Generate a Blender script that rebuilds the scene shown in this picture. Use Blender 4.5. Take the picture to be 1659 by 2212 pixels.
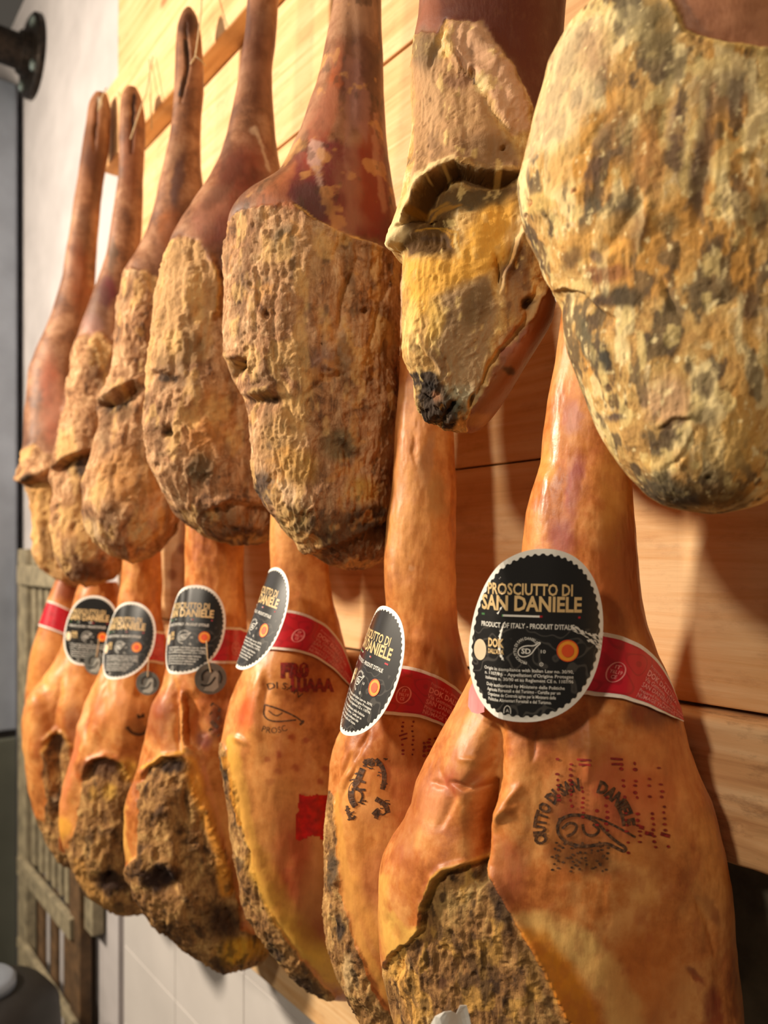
import bpy, math, random
import numpy as np
from mathutils import Vector
from mathutils.bvhtree import BVHTree

for o in list(bpy.data.objects):
    bpy.data.objects.remove(o, do_unlink=True)
SC = bpy.context.scene
COL = SC.collection
random.seed(4)

# ------------------------------------------------------------------ camera
W, H, F = 1659.0, 2212.0, 1660.0            # frame and focal length in pixels
CX, HY = W / 2, 1200.0                      # image centre column, horizon row
TH = math.radians(38.7)                     # angle between the view axis and the wall
CAMZ = 1.45
FWD = np.array([-math.cos(TH), math.sin(TH), 0.0])
RGT = np.array([math.sin(TH), math.cos(TH), 0.0])
UP = np.array([0.0, 0.0, 1.0])
CAM = np.array([0.0, 0.0, CAMZ])
cam_d = bpy.data.cameras.new('camera')
cam = bpy.data.objects.new('camera', cam_d)
COL.objects.link(cam)
cam.location = CAM
cam.rotation_euler = (math.pi / 2, 0, math.atan2(-FWD[0], FWD[1]))
cam_d.sensor_fit = 'HORIZONTAL'
cam_d.sensor_width = 36.0
cam_d.lens = 36.0 * F / W
cam_d.shift_y = (HY - H / 2) / W
cam_d.clip_start = 0.02
cam_d.dof.use_dof = True
cam_d.dof.focus_distance = 0.70
cam_d.dof.aperture_fstop = 6.0
SC.camera = cam

# ------------------------------------------------------------------ light
SC.view_settings.view_transform = 'Standard'
SC.view_settings.look = 'None'
SC.view_settings.gamma = 1.0
SC.view_settings.use_curve_mapping = False
SC.view_settings.exposure = 0.0
world = bpy.data.worlds.new('world')
SC.world = world
world.use_nodes = True
bg = world.node_tree.nodes['Background']
bg.inputs[0].default_value = (1.0, 0.86, 0.70, 1)
bg.inputs[1].default_value = 0.075


def lamp(name, loc, target, power, size, color):
    d = bpy.data.lights.new(name, 'AREA')
    d.shape = 'DISK'
    d.size = size
    d.energy = power
    d.color = color
    o = bpy.data.objects.new(name, d)
    COL.objects.link(o)
    o.location = loc
    o.rotation_euler = (Vector(target) - Vector(loc)).to_track_quat('-Z', 'Y').to_euler()
    return o


lamp('ceiling_lamp', (-1.95, -1.25, 2.50), (-0.8, 0.55, 1.3), 98, 0.26, (1.0, 0.86, 0.68))
lamp('ceiling_lamp', (-0.15, -1.30, 2.50), (-0.5, 0.55, 1.4), 20, 0.22, (1.0, 0.86, 0.68))
lamp('ceiling_lamp', (-3.0, -0.9, 2.75), (-2.3, 0.6, 1.3), 7, 0.25, (1.0, 0.88, 0.74))


# ------------------------------------------------------------------ helpers
def lin(c):
    r = []
    for v in c[:3]:
        v = v / 255.0
        r.append(v / 12.92 if v <= 0.04045 else ((v + 0.055) / 1.055) ** 2.4)
    return np.array(r)


def L4(c):
    r = lin(c)
    return (float(r[0]), float(r[1]), float(r[2]), 1.0)


def unp(x, y, d):
    """a point seen at pixel (x, y), at depth d along the view axis"""
    return CAM + d * (FWD + (x - CX) / F * RGT + (HY - y) / F * UP)


def proj(co):
    r = co - CAM
    d = r @ FWD
    return CX + F * (r @ RGT) / d, HY - F * r[:, 2] / d, d


def tag(o, label=None, cat=None, group=None, kind=None):
    if label: o['label'] = label
    if cat: o['category'] = cat
    if group: o['group'] = group
    if kind: o['kind'] = kind
    return o


def empty(name, loc=(0, 0, 0)):
    o = bpy.data.objects.new(name, None)
    o.empty_display_size = 0.02
    COL.objects.link(o)
    o.location = loc
    return o


def mesh_obj(name, verts, faces, mat, parent=None, smooth=False):
    """one mesh object; verts in world metres, kept in place under a parent Empty"""
    me = bpy.data.meshes.new(name)
    v = np.asarray(verts, dtype=float)
    off = np.array(parent_loc(parent)) if parent is not None else np.zeros(3)
    me.from_pydata((v - off).tolist(), [], [list(map(int, f)) for f in faces])
    me.materials.append(mat)
    if smooth:
        me.polygons.foreach_set('use_smooth', [True] * len(me.polygons))
    me.update()
    o = bpy.data.objects.new(name, me)
    COL.objects.link(o)
    if parent is not None:
        o.parent = parent
    return o


def parent_loc(p):
    l = np.zeros(3)
    while p is not None:
        l += np.array(p.location)
        p = p.parent
    return l


def box(x0, x1, y0, y1, z0, z1, bev=0.0):
    """box with chamfered edges (24 verts) or plain"""
    if bev <= 0:
        v = [(x, y, z) for x in (x0, x1) for y in (y0, y1) for z in (z0, z1)]
        f = [(0, 1, 3, 2), (4, 6, 7, 5), (0, 4, 5, 1), (2, 3, 7, 6), (0, 2, 6, 4), (1, 5, 7, 3)]
        return np.array(v), f
    import bmesh
    bm = bmesh.new()
    bmesh.ops.create_cube(bm, size=1)
    for q in bm.verts:
        q.co = ((x0 + x1) / 2 + q.co.x * (x1 - x0), (y0 + y1) / 2 + q.co.y * (y1 - y0), (z0 + z1) / 2 + q.co.z * (z1 - z0))
    bmesh.ops.bevel(bm, geom=list(bm.edges), offset=bev, segments=2, affect='EDGES', profile=0.5)
    bm.verts.index_update()
    v = np.array([q.co[:] for q in bm.verts])
    f = [[q.index for q in p.verts] for p in bm.faces]
    bm.free()
    return v, f


def tube(pts, rad, n=8, cap=True):
    pts = [np.asarray(p, float) for p in pts]
    if np.isscalar(rad): rad = [rad] * len(pts)
    V, Fc = [], []
    t0 = pts[1] - pts[0]
    ref = np.array([0, 0, 1.0]) if abs(t0[2]) < 0.8 * np.linalg.norm(t0) else np.array([1.0, 0, 0])
    for i, p in enumerate(pts):
        a = pts[max(i - 1, 0)]; b = pts[min(i + 1, len(pts) - 1)]
        t = (b - a) / (np.linalg.norm(b - a) + 1e-12)
        u = np.cross(t, ref); u /= np.linalg.norm(u) + 1e-12
        w = np.cross(t, u)
        for k in range(n):
            q = 2 * math.pi * k / n
            V.append(p + rad[i] * (math.cos(q) * u + math.sin(q) * w))
    for i in range(len(pts) - 1):
        for k in range(n):
            Fc.append((i * n + k, i * n + (k + 1) % n, (i + 1) * n + (k + 1) % n, (i + 1) * n + k))
    if cap:
        Fc.append(list(range(n))[::-1])
        Fc.append([(len(pts) - 1) * n + k for k in range(n)])
    return np.array(V), Fc


def merge(parts):
    V, Fc, o = [], [], 0
    for v, f in parts:
        V.append(np.asarray(v)); Fc += [[i + o for i in q] for q in f]; o += len(v)
    return np.concatenate(V), Fc


# lattice noise on arrays of points
_rng = np.random.default_rng(7)
_LAT = _rng.random((64, 64, 64)).astype(np.float32) * 2 - 1


def vnoise(p):
    i = np.floor(p).astype(np.int64)
    f = (p - i).astype(np.float32)
    f = f * f * f * (f * (f * 6 - 15) + 10)
    i &= 63
    j = (i + 1) & 63
    x0, y0, z0 = i.T; x1, y1, z1 = j.T
    fx, fy, fz = f.T
    c00 = _LAT[x0, y0, z0] * (1 - fx) + _LAT[x1, y0, z0] * fx
    c10 = _LAT[x0, y1, z0] * (1 - fx) + _LAT[x1, y1, z0] * fx
    c01 = _LAT[x0, y0, z1] * (1 - fx) + _LAT[x1, y0, z1] * fx
    c11 = _LAT[x0, y1, z1] * (1 - fx) + _LAT[x1, y1, z1] * fx
    return (c00 * (1 - fy) + c10 * fy) * (1 - fz) + (c01 * (1 - fy) + c11 * fy) * fz


def fbm(p, octv=4, gain=0.5):
    s = np.zeros(len(p)); a = 1.0; q = p.copy(); t = 0
    for _ in range(octv):
        s += a * vnoise(q); t += a
        a *= gain; q = q * 2.03 + 17.3
    return s / t


def ridged(p, octv=4):
    s = np.zeros(len(p)); a = 1.0; q = p.copy(); t = 0
    for _ in range(octv):
        s += a * (1 - 2 * np.abs(vnoise(q))); t += a
        a *= 0.5; q = q * 2.03 + 9.1
    return s / t


def sstep(a, b, x):
    t = np.clip((x - a) / (b - a + 1e-12), 0, 1)
    return t * t * (3 - 2 * t)


# ------------------------------------------------------------------ materials
class NT:
    def __init__(self, name):
        self.m = bpy.data.materials.new(name)
        self.m.use_nodes = True
        self.t = self.m.node_tree
        self.t.nodes.clear()
        self.out = self.t.nodes.new('ShaderNodeOutputMaterial')

    def n(self, typ, props=None, **inp):
        nd = self.t.nodes.new('ShaderNode' + typ)
        for k, v in (props or {}).items():
            setattr(nd, k, v)
        for k, v in inp.items():
            key = int(k[1:]) if k[0] == '_' and k[1:].isdigit() else k.replace('_', ' ')
            s = nd.inputs[key]
            if isinstance(v, bpy.types.NodeSocket):
                self.t.links.new(v, s)
            else:
                s.default_value = v
        return nd

    def noise(self, vec, scale, detail=4, rough=0.55, dist=0.0):
        return self.n('TexNoise', None, Vector=vec, Scale=scale, Detail=detail, Roughness=rough, Distortion=dist).outputs['Fac']

    def ramp(self, fac, stops, interp='LINEAR'):
        nd = self.n('ValToRGB', None, Fac=fac)
        r = nd.color_ramp
        r.interpolation = interp
        while len(r.elements) < len(stops): r.elements.new(0.5)
        for e, (p, c) in zip(r.elements, stops):
            e.position = p
            e.color = c if len(c) == 4 else L4(c)
        return nd.outputs['Color']

    def mix(self, fac, a, b, mode='MIX'):
        nd = self.n('Mix', {'data_type': 'RGBA', 'blend_type': mode})
        for s, v in ((nd.inputs[0], fac), (nd.inputs[6], a), (nd.inputs[7], b)):
            if isinstance(v, bpy.types.NodeSocket): self.t.links.new(v, s)
            else: s.default_value = v
        return nd.outputs[2]

    def math(self, op, a, b=0.0, c=0.0, clamp=False):
        nd = self.n('Math', {'operation': op, 'use_clamp': clamp}, _0=a, _1=b, _2=c)
        return nd.outputs[0]

    def scale(self, vec, s):
        return self.n('Mapping', None, Vector=vec, Scale=s).outputs[0]

    def bump(self, h, strength, dist, normal=None):
        kw = dict(Height=h, Strength=strength, Distance=dist)
        if normal is not None: kw['Normal'] = normal
        return self.n('Bump', None, **kw).outputs[0]

    def done(self, **inp):
        b = self.n('BsdfPrincipled', None, **inp)
        self.t.links.new(b.outputs[0], self.out.inputs[0])
        return self.m

    def obj(self): return self.n('TexCoord').outputs['Object']
    def pos(self): return self.n('NewGeometry').outputs['Position']


def simple(name, col, rough=0.5, metal=0.0, var=0.06, scale=30, bump=0.0, coat=0.0):
    t = NT(name)
    p = t.pos()
    n = t.noise(p, scale, 4)
    c0 = tuple(max(0, v * (1 - var * 2)) for v in col[:3]); c1 = tuple(min(255, v * (1 + var)) for v in col[:3])
    c = t.ramp(n, [(0.3, c0), (0.7, c1)])
    kw = dict(Base_Color=c, Roughness=rough, Metallic=metal, Coat_Weight=coat)
    if bump: kw['Normal'] = t.bump(n, bump, 0.002)
    return t.done(**kw)


def wood_mat(name, cols, grime=0.3, saw=0.25):
    t = NT(name)
    p = t.pos()
    rnd = t.n('ObjectInfo').outputs['Random']
    off = t.n('CombineXYZ', None, X=t.math('MULTIPLY', rnd, 7.0), Z=t.math('MULTIPLY', rnd, 3.0)).outputs[0]
    p2 = t.n('VectorMath', {'operation': 'ADD'}, _0=p, _1=off).outputs[0]
    warp = t.noise(t.scale(p2, (2, 2, 6)), 1.0, 3)
    g = t.noise(t.scale(p2, (2.2, 30, 46)), 1.0, 6, 0.6, 0.8)
    g2 = t.noise(t.scale(p2, (9, 60, 190)), 1.0, 3)
    v = t.math('ADD', t.math('MULTIPLY', g, 0.75), t.math('MULTIPLY', warp, 0.35))
    c = t.ramp(v, [(0.36, cols[0]), (0.50, cols[1]), (0.66, cols[2])])
    # knots
    vo = t.n('TexVoronoi', {'feature': 'F1'}, Vector=t.scale(p2, (3.1, 1, 6.2)), Scale=1.0, Randomness=1.0).outputs['Distance']
    kn = t.ramp(vo, [(0.05, (255, 255, 255)), (0.10, (0, 0, 0))])
    c = t.mix(t.math('MULTIPLY', kn, 0.75), c, L4(cols[3]))
    # grime speckles and grain streaks
    gr = t.ramp(t.noise(t.scale(p2, (22, 40, 60)), 1.0, 6, 0.7), [(0.52, (0, 0, 0)), (0.68, (255, 255, 255))])
    c = t.mix(t.math('MULTIPLY', gr, grime), c, L4(cols[3]))
    c = t.mix(t.math('MULTIPLY', t.ramp(g2, [(0.5, (0, 0, 0)), (0.8, (255, 255, 255))]), 0.25), c, L4(cols[0]))
    sw = t.noise(t.scale(p2, (170, 10, 3)), 1.0, 2)
    h = t.math('ADD', t.math('MULTIPLY', g2, 0.6), t.math('MULTIPLY', sw, saw))
    return t.done(Base_Color=c, Roughness=0.72, Normal=t.bump(h, 0.35, 0.002))


WOOD = wood_mat('planed_wood', [(196, 144, 90), (222, 174, 118), (234, 196, 146), (150, 90, 48)], 0.24)
BEAM = wood_mat('rough_sawn_wood', [(186, 132, 84), (222, 172, 118), (236, 196, 146), (120, 76, 44)], 0.55, 0.6)
PLASTER = simple('white_plaster', (196, 190, 190), 0.75, var=0.03, scale=8, bump=0.1)
TILE = simple('white_tile', (216, 210, 206), 0.35, var=0.02, scale=5)
GREYWALL = simple('grey_plaster', (120, 112, 92), 0.85, var=0.12, scale=25, bump=0.3)
STEEL = simple('painted_steel', (150, 158, 172), 0.4, metal=0.2, var=0.05, scale=6)
STEELD = simple('dark_painted_steel', (92, 94, 84), 0.5, metal=0.2, var=0.05, scale=6)
IRON = simple('black_iron', (46, 38, 32), 0.45, metal=0.7, var=0.25, scale=60, bump=0.2)
BOLT = simple('zinc_bolt', (150, 165, 160), 0.35, metal=0.8)
RACKM = simple('weathered_grey_wood', (150, 138, 112), 0.7, var=0.12, scale=30)
RACKD = simple('brown_stained_wood', (104, 78, 52), 0.7, var=0.15, scale=30)
BLACK = simple('black_plastic', (26, 22, 20), 0.55, var=0.1)
FLOORM = simple('grey_concrete', (96, 90, 80), 0.7, var=0.1, scale=6)
STRING = simple('butcher_twine', (214, 190, 150), 0.8, var=0.1, scale=400)
CRACK = simple('dark_gap', (44, 26, 14), 0.9)
PAPERW = simple('white_paper', (238, 234, 226), 0.5, var=0.02)
BANDW = simple('band_white_edge', (236, 226, 214), 0.45, var=0.02)
CARDW = simple('label_white_edge', (240, 236, 226), 0.4, var=0.02)
GOLD = simple('gold_print', (222, 188, 132), 0.4, var=0.03)
WHITEP = simple('white_print', (228, 224, 214), 0.45, var=0.02)
GREENP = simple('green_print', (70, 130, 70), 0.45)
REDP = simple('red_print', (190, 36, 48), 0.45)
ORANGEP = simple('orange_print', (246, 160, 50), 0.45, var=0.03)
ORREDP = simple('orange_red_print', (234, 88, 40), 0.45, var=0.03)
BEIGEP = simple('beige_print', (232, 208, 172), 0.45)
PINKP = simple('pink_print', (240, 150, 150), 0.45)
SEALM = simple('grey_seal', (128, 128, 122), 0.35, metal=0.35, var=0.08, scale=60)
SEALL = simple('pale_seal_relief', (186, 186, 176), 0.35, metal=0.3, var=0.05)
SEALD = simple('dark_seal_relief', (52, 52, 50), 0.45, metal=0.2)
CHAR = simple('charred_rind', (78, 48, 24), 0.6, var=0.4, scale=300, bump=0.4)
INK = simple('dark_red_ink', (142, 34, 26), 0.5, var=0.2, scale=250)
INKR = simple('bright_red_ink', (186, 16, 10), 0.4, var=0.12, scale=120)


def panel_mat():
    t = NT('black_label_print')
    a = t.n('Attribute', {'attribute_name': 'st'}).outputs['Vector']
    w = t.noise(a, 26.0, 2)
    ph = t.math('MULTIPLY', w, 60.0)
    s = t.ramp(t.math('SINE', ph), [(0.75, (0, 0, 0)), (0.95, (255, 255, 255))])
    sep = t.n('SeparateXYZ', None, Vector=a)
    low = t.math('LESS_THAN', sep.outputs[1], 0.006)
    c = t.mix(t.math('MULTIPLY', t.math('MULTIPLY', s, low), 0.5), L4((26, 24, 22)), L4((92, 88, 82)))
    return t.done(Base_Color=c, Roughness=0.30, Specular_IOR_Level=0.7, Coat_Weight=0.6, Coat_Roughness=0.16)


def band_mat():
    t = NT('red_band_print')
    a = t.n('Attribute', {'attribute_name': 'st'}).outputs['Vector']
    w = t.noise(a, 22.0, 1)
    s = t.ramp(t.math('SINE', t.math('MULTIPLY', w, 70.0)), [(0.6, (0, 0, 0)), (0.95, (255, 255, 255))])
    c = t.mix(t.math('MULTIPLY', s, 0.5), L4((196, 22, 44)), L4((150, 12, 30)))
    return t.done(Base_Color=c, Roughness=0.34, Coat_Weight=0.3, Coat_Roughness=0.2)


PANEL = panel_mat()
BANDR = band_mat()


def ham_mat(name, rind, rough, fiber=1.0, rind_gloss=0.45, rind_bump=0.3, rough_bump=0.5):
    """rind and dried cut face of a cured ham; 'mask' = rough, gloss, wrinkle; 'paint' = stains"""
    t = NT(name)
    p = t.pos()
    mk = t.n('Attribute', {'attribute_name': 'mask'})
    sp = t.n('SeparateColor', None, Color=mk.outputs['Color'])
    R, G, B = sp.outputs[0], sp.outputs[1], sp.outputs[2]
    pa = t.n('Attribute', {'attribute_name': 'paint'})
    # rind
    n1 = t.noise(p, 16, 5, 0.6, 0.3)
    n2 = t.noise(p, 90, 5, 0.65)
    n3 = t.noise(t.scale(p, (1, 1, 0.35)), 260, 3)
    rv = t.math('ADD', t.math('MULTIPLY', n1, 0.7), t.math('MULTIPLY', n2, 0.3))
    rc = t.ramp(rv, [(0.38, rind[0]), (0.49, rind[1]), (0.61, rind[2])])
    # cut face: crusty, fibrous
    q1 = t.noise(p, 24, 8, 0.66, 0.9)
    q2 = t.noise(t.scale(p, (1, 1, 0.32)), 140, 6, 0.7, 1.0)
    q3 = t.noise(p, 420, 3, 0.6)
    qv = t.math('ADD', t.math('MULTIPLY', q1, 0.62), t.math('MULTIPLY', q2, 0.38))
    qc = t.ramp(qv, [(0.38, rough[0]), (0.46, rough[1]), (0.54, rough[2]), (0.63, rough[3])])
    sp2 = t.ramp(t.noise(p, 46, 6, 0.7, 1.4), [(0.60, (0, 0, 0)), (0.70, (255, 255, 255))])
    qc = t.mix(t.math('MULTIPLY', sp2, 0.45), qc, L4(rough[0]))
    edge = t.math('ADD', R, t.math('MULTIPLY', t.math('SUBTRACT', n2, 0.5), 0.5))
    Rm = t.ramp(edge, [(0.40, (0, 0, 0)), (0.60, (255, 255, 255))])
    c = t.mix(Rm, rc, qc)
    # stains and painted-in hollow shade (alpha broken up by grain)
    al = t.math('MULTIPLY', pa.outputs['Alpha'], t.math('ADD', t.math('MULTIPLY', t.math('ADD', n2, q2), 0.95), 0.30), clamp=True)
    grain = t.math('ADD', 0.72, t.math('MULTIPLY', t.math('ADD', q2, n2), 0.28))
    pc = t.n('VectorMath', {'operation': 'SCALE'}, _0=pa.outputs['Color'], Scale=grain).outputs[0]
    c = t.mix(al, c, pc)
    # relief
    hr = t.math('ADD', t.math('MULTIPLY', n2, 0.5), t.math('MULTIPLY', n3, 0.35))
    b1 = t.bump(hr, rind_bump, 0.0022)
    hq = t.math('ADD', t.math('ADD', t.math('MULTIPLY', q2, 2.2 * fiber), t.math('MULTIPLY', q1, 0.8)), t.math('MULTIPLY', q3, 0.22))
    b2 = t.bump(hq, rough_bump, 0.0038)
    nb = t.mix(Rm, b1, b2)
    ro = t.math('SUBTRACT', t.math('ADD', t.math('MULTIPLY', Rm, 0.86 - rind_gloss), t.math('ADD', rind_gloss - 0.10, t.math('MULTIPLY', n2, 0.2))), t.math('MULTIPLY', G, 0.25))
    return t.done(Base_Color=c, Roughness=ro, Normal=nb, Specular_IOR_Level=0.45)


UPPER = ham_mat('upper_ham', [(100, 60, 36), (138, 90, 58), (172, 126, 92)],
                [(104, 70, 46), (164, 116, 76), (200, 154, 110), (228, 190, 146)], rind_gloss=0.55)
YELLOW = ham_mat('pale_larded_ham', [(120, 74, 50), (148, 94, 62), (176, 120, 84)],
                 [(132, 102, 62), (184, 140, 78), (212, 172, 104), (232, 206, 156)], fiber=0.7, rind_gloss=0.5, rough_bump=0.24)
LOWER = ham_mat('lower_ham', [(152, 80, 32), (194, 116, 54), (220, 154, 88)],
                [(84, 56, 30), (140, 98, 54), (180, 134, 78), (216, 176, 110)], rind_gloss=0.46, rind_bump=0.25)

# ------------------------------------------------------------------ wall of planks
DW = 0.665                                   # distance from the camera to the plank faces
QZ = DW / math.cos(TH)


def zq(q): return CAMZ - q * QZ


wall = empty('wall_back', (-0.9, DW + 0.05, zq(0.303)))
tag(wall, 'wall of horizontal pale wooden planks behind the hams', 'wall', kind='structure')
XL, XR = -1.86, 0.55
qs = [(-2.05, -1.80), (-1.80, -1.54), (-1.54, -1.29), (-0.80, -0.555), (-0.555, -0.34), (-0.34, -0.125), (-0.125, 0.16)]
for i, (a, b) in enumerate(qs):
    dy = random.uniform(-0.003, 0.003)
    v, f = box(XL + random.uniform(-0.004, 0.004), XR, DW + dy, DW + 0.03, zq(b) + 0.0012, zq(a) - 0.0012, 0.0018)
    mesh_obj('plank', v, f, WOOD, wall)
# wide plank below the rail, and the thick rail that the strings are tied to
v, f = box(XL, XR, DW, DW + 0.03, zq(-0.80) + 0.0012, zq(-1.075), 0.0018)
mesh_obj('plank', v, f, WOOD, wall)
v, f = box(XL, XR, DW - 0.042, DW + 0.03, zq(-1.078), zq(-1.29) - 0.0012, 0.003)
mesh_obj('rail_board', v, f, WOOD, wall)
v, f = box(XL, XR, DW + 0.03, DW + 0.06, zq(0.16), zq(-2.05))
mesh_obj('backing', v, f, CRACK, wall)
# beam, rough sawn
import bmesh
zb0, zb1 = zq(0.303), zq(0.163)


def rough_beam():
    nx, nz = 240, 22
    V, Fc = [], []
    prof = [(DW + 0.03, zb0), (DW - 0.035, zb0)]
    prof += [(DW - 0.038, zb0 + 0.003 + (zb1 - zb0 - 0.006) * k / nz) for k in range(nz + 1)]
    prof += [(DW - 0.035, zb1), (DW - 0.018, zb1 + 0.001), (DW + 0.03, zb1)]
    m = len(prof)
    for i in range(nx + 1):
        x = XL + (XR - XL) * i / nx
        for (y, z) in prof: V.append((x, y, z))
    V = np.array(V)
    n = fbm(V * np.array([40, 30, 70]), 4)
    chip = np.clip(fbm(V * np.array([60, 20, 110]) + 5, 2) - 0.35, 0, 1)
    fr = (V[:, 1] < DW - 0.01)
    V[:, 1] += fr * (n * 0.002 + chip * 0.012)
    V[:, 2] += fr * n * 0.0012
    for i in range(nx):
        for k in range(m):
            a = i * m + k; b = i * m + (k + 1) % m
            Fc.append((a, a + m, b + m, b))
    Fc.append([nx * m + k for k in range(m)])
    return V, Fc


v, f = rough_beam()
mesh_obj('beam', v, f, BEAM, wall, smooth=True)
# long drying cracks in the plank at eye level
for (pts, w) in (([(1372, 1186), (1450, 1184), (1530, 1182), (1600, 1180), (1640, 1172), (1700, 1155)], 0.0011),
                 ([(1375, 1219), (1450, 1217), (1560, 1222), (1660, 1224)], 0.0005)):
    P = []
    for (x, y) in pts:
        r = FWD + (x - CX) / F * RGT + (HY - y) / F * UP
        P.append(CAM + r * ((DW - 0.0003) / r[1]))
    V, Fc = [], []
    for i, p in enumerate(P):
        ww = w * (0.4 if i == 0 else 1)
        V += [p + np.array([0, 0, ww]), p - np.array([0, 0, ww]), p + np.array([0, 0.004, 0])]
    for i in range(len(P) - 1):
        a = 3 * i
        Fc += [(a, a + 3, a + 4, a + 1), (a, a + 2, a + 5, a + 3), (a + 1, a + 4, a + 5, a + 2)]
    mesh_obj('crack', V, Fc, CRACK, wall)

# lower wall: grey plaster, a tan ledge board, white tiles
low = empty('wall_lower', (-0.9, DW + 0.05, 0))
tag(low, 'white tiled lower wall with a tan board along its top edge', 'wall', kind='structure')
v, f = box(-2.9, XR, DW + 0.02, DW + 0.06, zq(0.72), zq(0.303))
mesh_obj('plaster_strip', v, f, GREYWALL, low)
v, f = box(XL, XR, DW - 0.01, DW + 0.03, zq(0.845), zq(0.70), 0.003)
mesh_obj('ledge_board', v, f, WOOD, low)
zt = [zq(0.845), zq(0.885), zq(1.10), zq(1.32), zq(1.54), 0.0]
xe = np.arange(XL + 0.02, XR + 0.3, 0.30)
for k in range(5):
    for x0 in xe[:-1]:
        v, f = box(x0 + 0.001, x0 + 0.299, DW + 0.004, DW + 0.02, zt[k + 1] + 0.001, zt[k] - 0.001, 0.001)
        mesh_obj('tile', v, f, TILE, low)
v, f = box(XL, XR, DW + 0.018, DW + 0.05, 0, zq(0.845))
mesh_obj('grout', v, f, PLASTER, low)
# white plaster wall going on past the planks, the end wall, the floor
v, f = box(-3.6, XL - 0.004, DW + 0.0, DW + 0.06, 0, 3.3)
o = mesh_obj('wall_left', v, f, PLASTER); tag(o, 'white plastered wall past the end of the planks', 'wall', kind='structure')
v, f = box(-3.66, -3.6, -2.5, DW + 0.06, 0, 3.3)
o = mesh_obj('wall_end', v, f, PLASTER); tag(o, 'pale end wall of the room in the far background', 'wall', kind='structure')
v, f = box(-3.6, 1.2, -2.5, DW + 0.06, -0.05, 0)
o = mesh_obj('floor', v, f, FLOORM); tag(o, 'grey floor below the hams', 'floor', kind='structure')


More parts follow.
